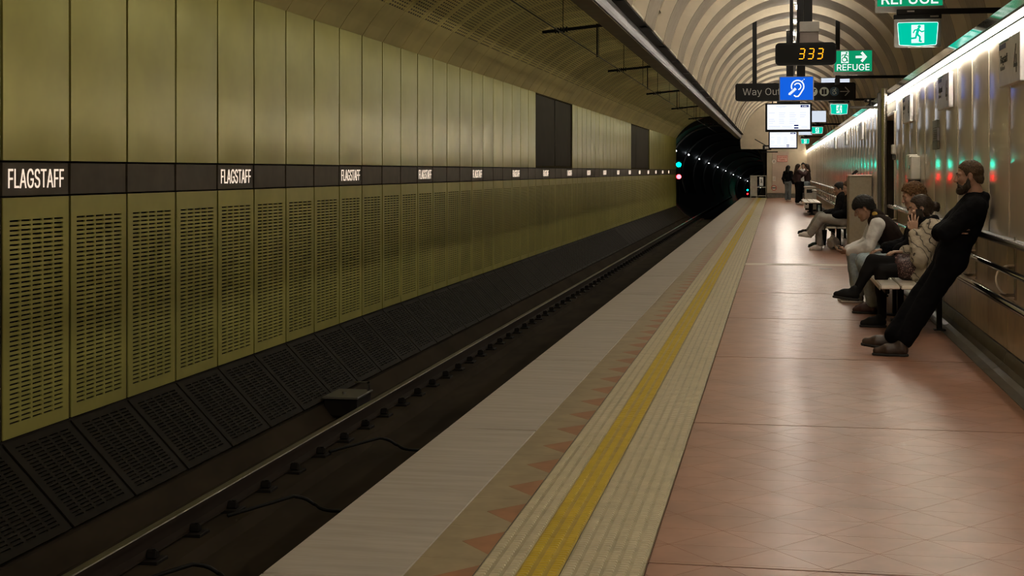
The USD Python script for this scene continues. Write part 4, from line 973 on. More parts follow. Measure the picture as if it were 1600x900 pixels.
def hand(F, w, d, n, curl=(.25, .35, .3), spread=.10, side=1, sc=1.0, thumb=.5, k=.004):
    """w: wrist, d: direction wrist to knuckles, n: palm normal (palm side), side: +1 thumb on +lat"""
    d = np.array(d, float); d /= np.linalg.norm(d); n = np.array(n, float); n -= d*(n @ d); n /= np.linalg.norm(n); lat = np.cross(d, n)*side
    w = np.array(w, float)
    for i, (off, fl, r) in enumerate(((.033, .074, .0085), (.011, .082, .0088), (-.011, .076, .0085), (-.031, .060, .0076))):
        kn = w+d*(.092-.006*abs(i-1))*sc+lat*off*sc
        F.cone(w+d*.012*sc+lat*off*.55*sc, kn, .013*sc, .0115*sc, .012)
        dd = d*math.cos(spread*(1.2-i)*.8)+lat*math.sin(spread*(1.2-i)*.8); p = kn; ang = 0
        for j, (seg, c) in enumerate(zip((.45, .30, .25), curl)):
            ang += c; q = p+(dd*math.cos(ang)+n*math.sin(ang))*fl*seg*sc; F.cone(p, q, r*sc*(1-.08*j), r*sc*(1-.08*(j+1)), k); p = q
    b = w+d*.022*sc+lat*.020*sc; m = b+(d*.6+lat*.7+n*.3*thumb)*.042*sc; q = m+(d*.85+lat*.25+n*.6*thumb)*.034*sc; e = q+(d*.9+lat*.0+n*.7*thumb)*.026*sc
    F.cone(b, m, .014*sc, .0115*sc, .008); F.cone(m, q, .0105*sc, .0095*sc, .004); F.cone(q, e, .0095*sc, .008*sc, .003)

def shoe(name, heel, toe, t, ml, h=.008, w=.043, sole='sole_black', hgt=.075, up=(0, 0, 1)):
    """one shoe: upper with a sole under it; heel and toe are points on the sole line"""
    a, b = np.array(heel, float), np.array(toe, float); d = b-a; L = np.linalg.norm(d); d /= L; u = np.array(up, float); u -= d*(u @ d); u /= np.linalg.norm(u)
    F = Field(np.minimum(a, b)-.09, np.maximum(a, b)+.14, h)
    F.cone(a+d*.045+u*.045, a+d*(L*.55)+u*.045, .040, w, .03); F.cone(a+d*(L*.55)+u*.040, b-d*.045+u*.032, w, .030, .03); F.cone(a+d*.05+u*.05, a+d*.055+u*(hgt+.02), .038, .040, .02)
    F.cone(a+d*.06+u*.08, a+d*(L*.55)+u*.055, .030, .030, .02)
    F.comb(a-1, a+1, lambda g: (g-a) @ u-.012, .004, 'cut')
    m = F.mesh(.0015, 60); s = obj(name, m, ml, t, smooth=True)
    F = Field(np.minimum(a, b)-.09, np.maximum(a, b)+.09, h)
    F.cone(a+d*.042+u*.012, a+d*(L*.55)+u*.012, .042, w+.003, .03); F.cone(a+d*(L*.55)+u*.012, b-d*.043+u*.012, w+.003, .035, .03)
    F.comb(a-1, a+1, lambda g: np.abs((g-a) @ u-.009)*-1+.011, .002, 'cut')
    obj('sole', F.mesh(), sole, s, smooth=True)
    lc = [cyl(a+d*(L*x)+u*(.085-.05*(x-.3))+np.cross(d, u)*-.022, a+d*(L*x)+u*(.085-.05*(x-.3))+np.cross(d, u)*.022, .004, 6) for x in (.38, .46, .54)]
    obj('laces', cat_(*lc), sole, s)
    return s

mat('skin', (0.40, 0.225, 0.155), rough=0.5, var=0.10, scale=20)
mat('skin_pale', (0.46, 0.28, 0.20), rough=0.5, var=0.08, scale=20)
mat('skin_tan', (0.33, 0.19, 0.125), rough=0.5, var=0.08, scale=20)
mat('eye_white', (0.45, 0.42, 0.40), rough=0.2); mat('iris_dark', (0.02, 0.015, 0.01), rough=0.2)
mat('hair_brown', (0.075, 0.047, 0.026), rough=0.55, var=.5, scale=120, stretch=(1, 1, .3), bump=.5, bscale=160, spec=.15)
mat('hair_black', (0.012, 0.011, 0.010), rough=0.45, var=.4, scale=120, bump=.5, bscale=160, spec=.15)
mat('hair_auburn', (0.12, 0.062, 0.025), rough=0.55, var=.5, scale=90, bump=.5, bscale=130, spec=.15)
mat('hair_dark_brown', (0.035, 0.022, 0.014), rough=0.45, var=.5, scale=110, stretch=(.3, 1, 1), bump=.5, bscale=150, spec=.15)
mat('beard_brown', (0.030, 0.019, 0.010), rough=0.7, var=.5, scale=150, bump=.5, bscale=200)
mat('black_knit', (0.006, 0.006, 0.007), rough=0.95, spec=.1, var=.3, scale=30, bump=.25, bscale=120)
mat('black_denim', (0.005, 0.005, 0.006), rough=0.95, spec=.1, var=.3, scale=20, bump=.2, bscale=150)
mat('leggings_black', (0.006, 0.005, 0.005), rough=0.8, spec=.15)
mat('jeans_light', (0.29, 0.36, 0.40), rough=0.85, var=.18, scale=14, bump=.2, bscale=120)
mat('jeans_blue', (0.13, 0.155, 0.17), rough=0.85, var=.2, scale=14)
mat('pants_grey', (0.36, 0.345, 0.315), rough=0.85, var=.12, scale=14)
mat('pants_dark_grey', (0.26, 0.25, 0.22), rough=0.85, var=.15, scale=14)
mat('shirt_white', (0.70, 0.68, 0.66), rough=0.8, var=.06, scale=14)
mat('vest_brown', (0.016, 0.009, 0.007), rough=0.85, var=0.2, scale=14, spec=.15)
mat('maroon_knit', (0.035, 0.014, 0.014), rough=0.85, var=.2, scale=20)
mat('shoe_brown', (0.045, 0.028, 0.02), rough=0.45, var=.3, scale=25); mat('shoe_black', (0.006, 0.006, 0.006), rough=0.7, spec=.2); mat('shoe_white', (0.68, 0.62, 0.58), rough=0.6)
mat('shoe_maroon', (0.05, 0.018, 0.016), rough=0.6); mat('shoe_green', (0.012, 0.03, 0.018), rough=0.6); mat('shoe_mottled', (0.20, 0.18, 0.14), rough=0.7, color2=(.06, .055, .045), scale=40)
mat('sole_black', (0.012, 0.011, 0.010), rough=0.7); mat('sole_white', (0.45, 0.40, 0.36), rough=0.7)
mat('patch_yellow', (0.55, 0.33, 0.05), rough=0.6); mat('patch_orange', (0.62, 0.20, 0.05), rough=0.6); mat('phone_black', (0.01, 0.01, 0.012), rough=0.15)
mat('steel_dark', (0.2, 0.2, 0.2), rough=.3, metal=1)
LOOKS['coat_beige'] = usdkit.material(stage, '/World/Looks/coat_beige', {'g': ('geometry', {}), 'w': ('wave_texture', {'scale': 4.2, 'distortion': 11.0, 'detail': 2.0, 'detail_scale': 1.6, 'wave_type': 'rings', 'rings_direction': 'y'}),
    'r': ('rgb_ramp', {'ramp': [(0.0, (0.06, 0.05, 0.04)), (0.025, (0.10, 0.085, 0.065)), (0.06, (0.40, 0.345, 0.265)), (1.0, (0.46, 0.40, 0.305))]}), 'p': ('principled_bsdf', {'roughness': 0.9})},
    [('g.position', 'w.vector'), ('w.fac', 'r.fac'), ('r.color', 'p.base_color')], surface='p.BSDF')
LOOKS['skirt_sequin'] = usdkit.material(stage, '/World/Looks/skirt_sequin', {'g': ('geometry', {}), 'v': ('voronoi_texture', {'scale': 210.0}), 's': ('separate_color', {}), 'm': ('math', {'math_type': 'greater_than', 'value2': 0.90}),
    'x': ('mix', {'color1': (0.035, 0.010, 0.010), 'color2': (0.42, 0.26, 0.24)}), 'p': ('principled_bsdf', {'roughness': 0.5})},
    [('g.position', 'v.vector'), ('v.color', 's.color'), ('s.r', 'm.value1'), ('m.value', 'x.fac'), ('x.color', 'p.base_color')], surface='p.BSDF')

def bb(pts, pad): p = np.array(pts, float); return p.min(0)-pad, p.max(0)+pad
def mid(a, b, t): return np.array(a)*(1-t)+np.array(b)*t

class Person:
    """joints J in world coordinates: pel, chest, neck, shl, ell, wrl, shr, elr, wrr, hil, knl, anl, hir, knr, anr, head (eye level), Rh"""
    def __init__(s, name_label, J, h, build=1.0, group=None, hk=1.0, fem=0.0):
        s.J = {k: np.array(v, float) for k, v in J.items() if k != 'Rh'}; s.R = J['Rh']; s.h, s.b = h, build
        z0 = 0.0
        s.t = thing('person', name_label, 'person', (s.J['pel'][0], s.J['pel'][1], z0), group=group)
        s.head = Head(s.J['head'], s.R, hk); s.fem = fem
    def field(s, names, pad=.22, h=None): return Field(*bb([s.J[n] for n in names], pad), h or s.h)
    def torso(s, F, g=0.0, k=.05, shw=1.0):
        J = s.J; b = s.b; ax = J['shr']-J['shl']; ax = ax/np.linalg.norm(ax); hx = J['hir']-J['hil']; hx = hx/np.linalg.norm(hx)
        up = J['neck']-J['pel']; up /= np.linalg.norm(up)
        def slab(c, r, x): 
            y = x-up*(x @ up); y /= np.linalg.norm(y); R = np.stack([np.cross(y, up), y, up], 1); F.ell(c, np.array(r)+g, R, k)
        slab(J['pel'], (.105*b, .15*b, .12), hx); slab(mid(J['pel'], J['chest'], .5), (.095*b, .135*b, .16), mid(hx, ax, .5)); slab(J['chest'], (.110*b, .155*b, .17), ax)
        slab(mid(J['chest'], J['neck'], .55), (.075*b, .14*b, .09), ax)
        for q in ('shl', 'shr'): F.cone(mid(J['neck'], J['chest'], .15), mid(J['neck'], J[q], shw), .055*b+g*min(1, shw), .058*b+g*min(1, shw), k)
    def arm(s, F, q, g=0.0, k=.03, r=(.054, .042, .029)):
        J = s.J; F.chain([J['sh'+q], J['el'+q], J['wr'+q]], [x*s.b+g for x in r], k); F.cone(J['sh'+q], mid(J['sh'+q], J['el'+q], .5), .056*s.b+g, .05*s.b+g, k)
    def leg(s, F, q, g=0.0, k=.03, r=(.085, .056, .040), end=1.0):
        J = s.J; an = mid(J['kn'+q], J['an'+q], end); F.chain([J['hi'+q], J['kn'+q], an], [x*s.b+g for x in r], k)
        F.cone(mid(J['kn'+q], J['an'+q], .12), mid(J['kn'+q], J['an'+q], .42), .052*s.b+g, .054*s.b+g, k)
    def body(s, skin, hands=None, feet=True):
        F = s.field([k for k in s.J], .17)
        s.torso(F, -.022, .03)
        for q in 'lr': s.arm(F, q, -.013, .012, (.050, .040, .033)); s.leg(F, q, -.016, .012); F.cone(s.J['an'+q], s.J['an'+q]+[0, 0, -.03], .026, .028, .01)
        s.head.build(F, s.J['neck'], fem=s.fem, nr=.056-.008*s.fem)
        for hd in hands or []: hand(F, *hd[:3], **hd[3])
        obj('body', F.mesh(), skin, s.t, smooth=True); s.head.eyes(s.t)
    def hair(s, ml, line, inf=.014, h=None, wr=.006, extra=None, name='hair', wf=75):
        F = Field(s.J['head']-.24, s.J['head']+.24, h or s.h*.85); F.comb(s.J['head']-.25, s.J['head']+.25, s.head.hairfn(inf, line, line[0][1] < -.09), 0)
        if extra: extra(F)
        h_ = obj(name, F.mesh(wr, wf, 3), ml, s.t, smooth=True)
        for y in (-1, 1): obj('eyebrow', tube([s.head.p(.0945-.012*i*i, y*(.014+.016*i), .026+.004*math.sin(i*1.6)) for i in np.linspace(0, 2.2, 7)], .0042, 6), ml, s.t, smooth=True)
        return h_
    def top(s, ml, arms='lr', g=.012, wr=.004, name='sweater', cuff=.93, extra=None, torso=True, low=0.0, label=None, shw=1.0):
        F = s.field(['pel', 'chest', 'neck', 'shl', 'ell', 'wrl', 'shr', 'elr', 'wrr'], .26)
        if torso:
            s.torso(F, g, shw=shw)
            F.comb(s.J['pel']-.6, s.J['pel']+.2, (lambda g_: -((g_-(s.J['pel']+low*(s.J['chest']-s.J['pel']))) @ ((s.J['chest']-s.J['pel'])/np.linalg.norm(s.J['chest']-s.J['pel'])))*-1.0*-1.0) if False else (lambda g_: ((g_-(s.J['pel']+np.array([0, 0, -.02-low]))) @ (((s.J['chest']-s.J['pel'])/np.linalg.norm(s.J['chest']-s.J['pel'])))) ), .01, 'cut')
        for q in arms:
            w = s.J['wr'+q].copy(); s.J['wr'+q] = mid(s.J['el'+q], w, cuff); s.arm(F, q, g, r=(.056, .045, .036)); s.J['wr'+q] = w
        if extra: extra(F)
        return obj(name, F.mesh(wr, 22, 5), ml, s.t, smooth=True, label=label)
    def pants(s, ml, g=.012, wr=.004, name='trousers', end=.93, r=(.085, .062, .054), seat=True, label=None):
        F = s.field(['pel', 'hil', 'knl', 'anl', 'hir', 'knr', 'anr'], .2)
        if seat:
            F.cone(s.J['hil'], s.J['hir'], .10*s.b+g, .10*s.b+g, .04); F.cone(s.J['pel'], mid(s.J['pel'], s.J['chest'], .25), .10*s.b+g, .10*s.b+g, .06)
        for q in 'lr': s.leg(F, q, g, .03, r, end)
        return obj(name, F.mesh(wr, 20, 9, (1, 1, 1)), ml, s.t, smooth=True, label=label)

SHORT = [(-.14, -.075), (-.06, -.06), (-.03, -.02), (-.012, .012), (.010, -.005), (.028, .0), (.045, .045), (.062, .062), (.08, .078)]
# --- the bearded man leaning on the rail, ankles crossed
Y = 11.30
P = Person('bearded person in black sweater and trousers leaning back on the rail with folded arms', dict(
    pel=(1.325, Y, .775), chest=(1.425, Y, 1.02), neck=(1.512, Y, 1.200), shl=(1.475, Y-.175, 1.130), shr=(1.475, Y+.175, 1.130),
    ell=(1.265, Y-.20, .945), wrl=(1.30, Y+.085, .985), elr=(1.265, Y+.20, .93), wrr=(1.30, Y-.075, .965),
    hil=(1.32, Y-.085, .735), hir=(1.32, Y+.085, .735), knl=(1.145, Y-.07, .435), knr=(1.10, Y+.05, .445), anl=(.955, Y-.10, .105), anr=(.875, Y-.03, .125),
    head=(1.450, Y, 1.369), Rh=basis((-1, 0.06, 0), 4)), .0065, 1.0, hk=.96)
P.body('skin', [((1.30, Y+.085, .985), (.8, 1, .12), (1, .1, 0), dict(side=1, curl=(.3, .3, .3))), ((1.30, Y-.075, .965), (.8, -1, .15), (1, 0, 0), dict(side=-1, curl=(.3, .3, .3)))])
P.hair('hair_brown', SHORT, .004, wr=.005, wf=170)
F = Field(P.J['head']-.17, P.J['head']+.17, .0055); hd = P.head
for y in (-1, 1):
    F.cone(hd.p(.008, .062*y, -.02), hd.p(.022, .056*y, -.075), .012, .022, .02); F.cone(hd.p(.022, .054*y, -.078), hd.p(.074, .018*y, -.112), .022, .026, .02); F.cone(hd.p(.090, .004*y, -.049), hd.p(.080, .030*y, -.072), .007, .012, .012)
F.cone(hd.p(.074, -.015, -.110), hd.p(.074, .015, -.110), .028, .028, .02); F.cone(hd.p(.045, .03, -.10), hd.p(.045, -.03, -.10), .03, .03, .02)
F.ell(hd.p(.104, 0, -.062), (.014, .018, .008), hd.R, .006, 'cut')
obj('beard', F.mesh(.004, 90, 4), 'beard_brown', P.t, smooth=True)
def collar(F):
    n = P.J['neck']; F.cone(n+[.045, -.02, .012], n+[.045, .02, .012], .042, .042, .02); [F.cone(n+[.04, .045*q, .008], n+[-.085, .03*q, -.02], .030, .022, .015) for q in (-1, 1)]
P.top('black_knit', extra=collar, wr=.006, g=.02, low=.03)
P.pants('black_denim', wr=.005, g=.016)
shoe('shoe', (.995, Y-.13, .0), (.715, Y-.09, .0), P.t, 'shoe_brown', .0065)
shoe('shoe', (.915, Y-.02, .032), (.638, Y+.03, .062), P.t, 'shoe_brown', .0065)
obj('belt_hem', cyl(P.J['pel']+[.0, -.0, .0], P.J['pel']+[.03, 0, .07], .112, 20), 'black_denim', P.t)

# --- the woman on the phone, legs crossed
Y = 13.30
P = Person('seated person in patterned beige coat with a hair bun, phone at ear', dict(
    pel=(1.315, Y, .545), chest=(1.375, Y, .775), neck=(1.350, Y, .945), shl=(1.37, Y-.165, .875), shr=(1.37, Y+.165, .875),
    ell=(1.255, Y-.235, .630), wrl=(1.222, Y-.135, .865), elr=(1.30, Y+.23, .64), wrr=(1.15, Y+.08, .672),
    hil=(1.30, Y-.085, .525), hir=(1.30, Y+.085, .535), knl=(.935, Y-.06, .505), knr=(.865, Y-.01, .595), anl=(.945, Y-.08, .09), anr=(.715, Y-.09, .315),
    head=(1.282, Y, 1.066), Rh=basis((-1, -.10, 0), 8)), .0065, .92, hk=.95, fem=1.0)
P.body('skin_pale', [((1.222, Y-.135, .865), (-.10, .18, 1), (.5, 1, -.1), dict(side=1, curl=(.12, .2, .15), spread=.22, thumb=.4)), ((1.15, Y+.08, .672), (-1, -.2, .03), (0, 0, -1), dict(side=-1))])
def bun(F):
    h = P.head; F.cone(h.p(-.10, 0, .02), h.p(-.145, 0, .005), .035, .042, .02); F.cone(h.p(-.145, 0, .0), h.p(-.165, -.01, -.035), .032, .014, .02); F.cone(h.p(-.02, .07, -.02), h.p(-.05, .062, -.075), .018, .020, .02)
P.hair('hair_dark_brown', [(-.14, -.06), (-.05, -.05), (-.02, -.03), (.02, -.03), (.04, .02), (.055, .062), (.08, .082)], .013, wr=.004, extra=bun)
ph = BB(-.005, .005, -.033, .033, -.066, .066, .003); ph.apply_transform(trimesh.transformations.euler_matrix(0, -.45, 1.25)); ph.apply_translation(P.head.p(.030, .098, -.058))
obj('phone', ph, 'phone_black', None, label='black phone held to the ear of the person in the beige coat', cat='phone')
F = Field(P.J['neck']-.2, P.J['neck']+.2, .008); n = P.J['neck']
for a in np.linspace(0, 2*math.pi, 15)[:-1]: F.cone(n+[.072*math.cos(a)-.01, .075*math.sin(a), .015-.02*math.cos(a)*-1], n+[.072*math.cos(a+.45)-.01, .075*math.sin(a+.45), .015], .034, .034, .02)
F.cone(n+[-.06, -.03, -.02], n+[-.09, -.03, -.16], .04, .05, .03)
obj('scarf', F.mesh(.005, 30), 'black_knit', P.t, smooth=True)
def coat(F):
    J = P.J
    for y in (-.13, -.05, .05, .13): F.cone(J['pel']+[.02, y, .05], J['pel']+[-.06, y*1.15, -.085], .095, .055, .05)
    F.cone(J['pel']+[-.02, -.15, -.02], J['pel']+[-.10, -.165, -.09], .06, .03, .03)
P.top('coat_beige', extra=coat, name='coat', wr=.008, g=.030, cuff=.86, low=.13)
F = Field(P.J['pel']-[.36, .30, .2], P.J['pel']+[.1, .3, .2], .008)
for q in 'lr': F.cone(P.J['hi'+q]+[-.03, 0, .01], mid(P.J['hi'+q], P.J['kn'+q], .42)+[0, 0, .005], .105, .095, .05)
sk = obj('skirt', F.mesh(.004, 25), 'skirt_sequin', P.t, smooth=True)
P.pants('leggings_black', name='leggings', g=.002, wr=.001, r=(.085, .058, .040), end=.98)
shoe('shoe', (.985, Y-.085, .0), (.735, Y-.075, .0), P.t, 'shoe_black', .007)
shoe('shoe', (.745, Y-.10, .235), (.495, Y-.10, .265), P.t, 'shoe_black', .007, up=(.12, 0, 1))

# --- the red haired person in black jacket
Y = 14.35
P = Person('seated person with wavy auburn hair and black jacket, behind the one on the phone', dict(
    pel=(1.33, Y, .545), chest=(1.395, Y, .80), neck=(1.385, Y, 1.005), shl=(1.40, Y-.175, .925), shr=(1.40, Y+.175, .925),
    ell=(1.27, Y-.21, .675), wrl=(1.165, Y-.14, .635), elr=(1.28, Y+.21, .68), wrr=(1.05, Y+.08, .64),
    hil=(1.31, Y-.09, .525), hir=(1.31, Y+.09, .525), knl=(.865, Y-.07, .515), knr=(.86, Y+.13, .515), anl=(.95, Y+.10, .10), anr=(.97, Y+.30, .10),
    head=(1.318, Y, 1.160), Rh=basis((-1, .05, 0), 14)), .009, 1.0)
P.body('skin', [((1.165, Y-.14, .635), (-1, .15, -.35), (0, 0, -1), dict(side=1)), ((1.05, Y+.08, .64), (-1, -.2, -.2), (0, 0, -1), dict(side=-1))])
P.hair('hair_auburn', [(-.14, -.07), (-.06, -.055), (-.02, -.0), (.02, .01), (.045, .05), (.07, .07), (.09, .075)], .024, wr=.014)
F = Field(P.J['head']-.17, P.J['head']+.17, .008)
for y in (-1, 1): F.cone(P.head.p(.02, .053*y, -.085), P.head.p(.072, .014*y, -.112), .013, .018, .02)
obj('beard', F.mesh(.003, 90), 'hair_auburn', P.t, smooth=True)
P.top('black_knit', name='jacket', g=.030, wr=.007, cuff=.9, low=.1)
P.pants('jeans_light', name='jeans', g=.016, wr=.007)
shoe('shoe', (.99, Y+.09, .0), (.735, Y+.16, .0), P.t, 'shoe_maroon', .008, sole='sole_black'); shoe('shoe', (1.01, Y+.30, .0), (.76, Y+.33, .0), P.t, 'shoe_maroon', .008)

# --- the young person bent over a phone
Y = 15.75
P = Person('seated person in white sleeves and dark vest bent forward over a phone', dict(
    pel=(1.29, Y, .56), chest=(1.165, Y, .755), neck=(1.045, Y, .915), shl=(1.065, Y-.175, .835), shr=(1.065, Y+.175, .835),
    ell=(.975, Y-.21, .615), wrl=(.775, Y-.10, .535), elr=(.97, Y+.20, .625), wrr=(.77, Y+.10, .55),
    hil=(1.28, Y-.09, .525), hir=(1.28, Y+.09, .525), knl=(.845, Y-.10, .500), knr=(.84, Y+.12, .500), anl=(.885, Y-.09, .10), anr=(.87, Y+.10, .10),
    head=(.930, Y, 1.005), Rh=basis((-1, -.08, 0), 27)), .009, 1.0)
P.body('skin_tan', [((.775, Y-.10, .535), (-1, .25, .05), (.1, .5, 1), dict(side=-1, curl=(.35, .4, .4))), ((.77, Y+.10, .55), (-1, -.3, .0), (.1, -.5, 1), dict(side=1, curl=(.35, .4, .4)))])
P.hair('hair_black', [(-.14, -.075), (-.06, -.06), (-.03, -.01), (.0, .005), (.03, .02), (.05, .035), (.085, .035), (.10, .035)], .024, wr=.006)
P.top('shirt_white', name='shirt', g=.018, wr=.006, torso=False, label='white long sleeves')
P.top('vest_brown', arms='', name='vest', g=.026, wr=.005, low=.06, shw=.5)
n = P.J['neck']
F = Field(n-.2, n+.2, .009); F.cone(n+[.04, -.04, .01], n+[.04, .04, .01], .062, .062, .03); F.cone(n+[.005, -.055, .0], n+[.005, .055, .0], .055, .055, .03); F.cone(n+[.0, -.04, .04], n+[.0, .04, .04], .05, .05, .03); obj('vest_collar', F.mesh(.003), 'vest_brown', P.t, smooth=True)
b = trimesh.creation.icosphere(2, 1.0); b.apply_scale((.030, .012, .026)); b.apply_translation(n+[-.005, -.110, .035]); obj('yellow_patch', b, 'patch_yellow', P.t, smooth=True)
b = trimesh.creation.icosphere(2, 1.0); b.apply_scale((.025, .02, .010)); b.apply_translation(n+[.115, -.05, .012]); obj('white_patch', b, 'shirt_white', P.t, smooth=True)
b = trimesh.creation.icosphere(2, 1.0); b.apply_scale((.014, .016, .032)); b.apply_translation((1.375, Y-.10, .66)); obj('orange_patch', b, 'patch_orange', P.t, smooth=True)
P.pants('jeans_light', name='jeans', g=.016, wr=.007)
shoe('shoe', (.93, Y-.09, .0), (.67, Y-.10, .0), P.t, 'shoe_mottled', .009, sole='sole_white'); shoe('shoe', (.91, Y+.10, .0), (.65, Y+.12, .0), P.t, 'shoe_mottled', .009, sole='sole_white')
ph = trimesh.creation.box((.145, .072, .009)); ph.apply_transform(trimesh.transformations.euler_matrix(0, .22, 0)); ph.apply_translation((.675, Y+.01, .570))
obj('phone', ph, 'phone_black', None, label='dark phone held low by the person bent forward', cat='phone')
obj('phone_light', trimesh.creation.icosphere(1, .006).apply_translation((.612, Y-.005, .560)), 'phone_red', stage.GetPrimAtPath('/World/phone_001')) if False else None

# --- two seated people on the second bench
def seated(lab, Y, dx, hair, skin, topm, pantm, sh1, sh2, crossed=True, line=SHORT, inf=.014, headz=1.10, headx=1.27, glasses=False):
    P = Person(lab, dict(pel=(1.24+dx, Y, .545), chest=(1.31+dx, Y, .78), neck=(1.30+dx, Y, .975), shl=(1.31+dx, Y-.175, .895), shr=(1.31+dx, Y+.175, .895),
        ell=(1.22+dx, Y-.215, .655), wrl=(1.02+dx, Y-.10, .615), elr=(1.22+dx, Y+.215, .655), wrr=(1.0+dx, Y+.06, .63),
        hil=(1.20+dx, Y-.09, .525), hir=(1.20+dx, Y+.09, .525), knl=(.80, Y-.06, .585), knr=(.80, Y+.06, .50), anl=(.60, Y-.02, .29), anr=(.78, Y+.06, .10),
        head=(headx+dx, Y, headz), Rh=basis((-1, -.1, 0), 12)), .013, 1.0)
    P.body(skin, [((1.02+dx, Y-.10, .615), (-1, .3, -.1), (0, 0, -1), dict(side=1)), ((1.0+dx, Y+.06, .63), (-1, -.3, -.1), (0, 0, -1), dict(side=-1))])
    P.hair(hair, line, inf, wr=.005); P.top(topm, name='jacket', g=.028, wr=.007, low=.1); P.pants(pantm, g=.014, wr=.006)
    shoe('shoe', (.635, Y-.02, .225), (.38, Y-.03, .255), P.t, sh1, .011, sole='sole_white' if sh1 == 'shoe_white' else 'sole_black', up=(.1, 0, 1)); shoe('shoe', (.82, Y+.06, 0), (.57, Y+.05, 0), P.t, sh2, .011, sole='sole_white' if sh2 == 'shoe_white' else 'sole_black')
    if glasses: obj('glasses', cat_(*[tube([P.head.p(.098+.004*math.sin(a), y+.022*math.cos(a), .003+.017*math.sin(a)) for a in np.linspace(0, 2*math.pi, 12)], .002, 5) for y in (-.033, .033)], cyl(P.head.p(.09, .057, .006), P.head.p(0, .08, .006), .002, 5)), 'steel_dark', P.t)
    return P
seated('seated person in grey trousers and white shoes with crossed legs, nearest on the second bench', 25.75, 0.0, 'hair_brown', 'skin_pale', 'black_knit', 'pants_grey', 'shoe_white', 'shoe_white', headz=1.105, headx=1.265, glasses=True)
P = seated('seated person with black shoes and grey jeans, second along the second bench', 26.75, -.10, 'hair_black', 'skin_tan', 'black_knit', 'pants_dark_grey', 'shoe_black', 'shoe_green', headz=1.07, headx=1.25)
t = thing('shopping_bag', 'crumpled white plastic bag on the floor beneath the second bench', 'bag', (1.0, 26.1, 0))
F = Field((.84, 25.9, 0), (1.2, 26.4, .36), .014); F.ell((1.02, 26.15, .115), (.12, .14, .115), None, .03); F.cone((1.0, 26.15, .19), (1.0, 26.12, .25), .05, .03, .03); F.comb(np.array([.7, 25.8, -.2]), np.array([1.3, 26.5, .05]), lambda g: g[..., 2]-.004, .0, 'cut')
obj('sack', F.mesh(.02, 20), 'plastic_white_bag', t, smooth=True); obj('handle', tube([(1.0, 26.08, .24), (.97, 26.08, .285), (1.0, 26.1, .30), (1.04, 26.13, .285), (1.03, 26.15, .24)], .006, 6), 'plastic_white_bag', t, smooth=True)
t = thing('umbrella', 'folded black umbrella hanging from the front edge of the second bench', 'umbrella', (.84, 25.6, .1))
obj('canopy', cyl((.852, 25.62, .10), (.845, 25.62, .37), .018, 12, .045), 'black_denim', t, smooth=30); obj('handle', tube([(.845, 25.62, .37), (.845, 25.62, .44), (.855, 25.62, .465), (.88, 25.62, .475), (.90, 25.62, .455)], .009, 7), 'steel_dark', t, smooth=True); obj('tip', cyl((.852, 25.62, .10), (.853, 25.62, .05), .006, 8), 'steel_dark', t)

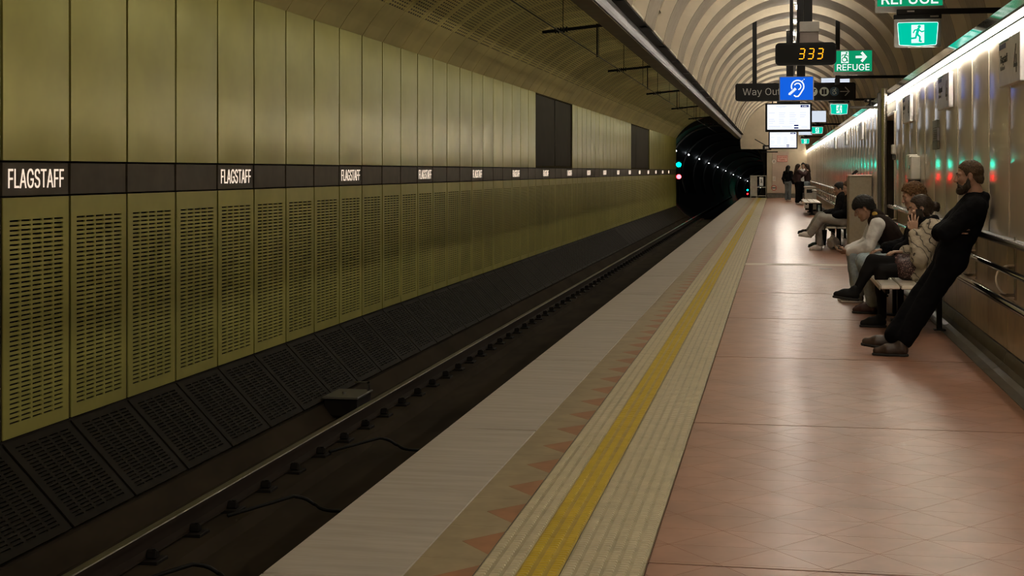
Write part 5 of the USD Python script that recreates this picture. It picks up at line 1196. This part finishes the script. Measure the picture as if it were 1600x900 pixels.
# --- the standing group at the far end
def standing(lab, x, Y, yaw, skin, hair, topm, pantm, sh, H=1.68, arms=None, line=SHORT, inf=.014, extra=None, fem=0.0, h=.016, lean=0.0, bag=False):
    k = H/1.74; c, s_ = math.cos(yaw), math.sin(yaw)
    def W(f, l, z): return np.array([x+(f*c-l*s_)*k, Y+(f*s_+l*c)*k, z*k])
    D = dict(pel=W(0, 0, .93), chest=W(lean*.5, 0, 1.20), neck=W(lean, 0, 1.45), shl=W(lean, .175, 1.39), shr=W(lean, -.175, 1.39), hil=W(0, .085, .90), hir=W(0, -.085, .90), knl=W(.03, .09, .49), knr=W(-.02, -.09, .49), anl=W(0, .10, .09), anr=W(-.06, -.11, .09),
             ell=W(-.05, .25, 1.10), wrl=W(.08, .24, .86), elr=W(-.05, -.25, 1.10), wrr=W(.08, -.24, .86), head=W(lean+.03, 0, 1.615), Rh=basis((c, s_, 0), 8))
    for kk, v in (arms or {}).items(): D[kk] = W(*v)
    P = Person(lab, D, h, k*.98, fem=fem, hk=k)
    hs = []
    for q, sd_ in (('l', -1), ('r', 1)):
        d = D['wr'+q]-D['el'+q]; hs.append((D['wr'+q], d, np.array([c, s_, 0])*.3+np.array([-s_, c, 0])*sd_, dict(side=sd_ if q == 'l' else -sd_*-1, k=.003)))
    P.body(skin, hs); P.hair(hair, line, inf, wr=.005, extra=(lambda F: extra(F, P, W)) if extra else None); P.top(topm, g=.022, wr=.006, name='jacket', low=.02); P.pants(pantm, g=.016, wr=.006, r=(.085, .066, .062))
    for q in 'lr':
        a = D['an'+q]; shoe('shoe', (a[0]-.05*c, a[1]-.05*s_, 0), (a[0]+.20*c, a[1]+.20*s_, 0), P.t, sh, .014, sole='sole_white')
    return P, W
LONG = [(-.14, -.1), (-.05, -.1), (.0, -.07), (.02, -.03), (.045, .045), (.065, .065), (.085, .08)]
def long_hair(F, P, W):
    h = P.head
    for y in (-.06, -.02, .02, .06): F.cone(h.p(-.07, y, .02), h.p(-.10, y*1.1, -.22), .045, .04, .04)
P, W = standing('standing person in black jacket and blue jeans, leftmost of the far group', .57, 67.5, math.radians(60), 'skin_pale', 'hair_black', 'black_knit', 'jeans_blue', 'shoe_white', 1.66, line=LONG, extra=long_hair, fem=1.0)
obj('light_top', BB(*(lambda c: (c[0]-.02, c[0]+.06, c[1]-.19, c[1]-.14, c[2]-.16, c[2]+.2))(P.J['chest']), .02), 'shirt_white', P.t) if False else None
P, W = standing('standing person with long brown hair and wide black trousers reaching an arm out', .92, 61.5, math.radians(25), 'skin_pale', 'hair_dark_brown', 'maroon_knit', 'black_denim', 'shoe_white', 1.70, arms=dict(elr=(.22, -.22, 1.28), wrr=(.40, -.10, 1.42)), line=LONG, extra=long_hair, fem=1.0)
P, W = standing('standing person with short dark hair and white top between the two in dark clothes', 1.18, 63.2, math.radians(-95), 'skin_pale', 'hair_black', 'shirt_white', 'black_denim', 'shoe_white', 1.76)
P, W = standing('standing person in dark maroon jacket, rightmost of the far group by the wall', 1.32, 61.9, math.radians(165), 'skin_pale', 'hair_dark_brown', 'maroon_knit', 'jeans_light', 'shoe_white', 1.70, arms=dict(ell=(.22, .22, 1.2), wrl=(.36, .1, 1.26)), line=LONG, extra=long_hair, fem=1.0)
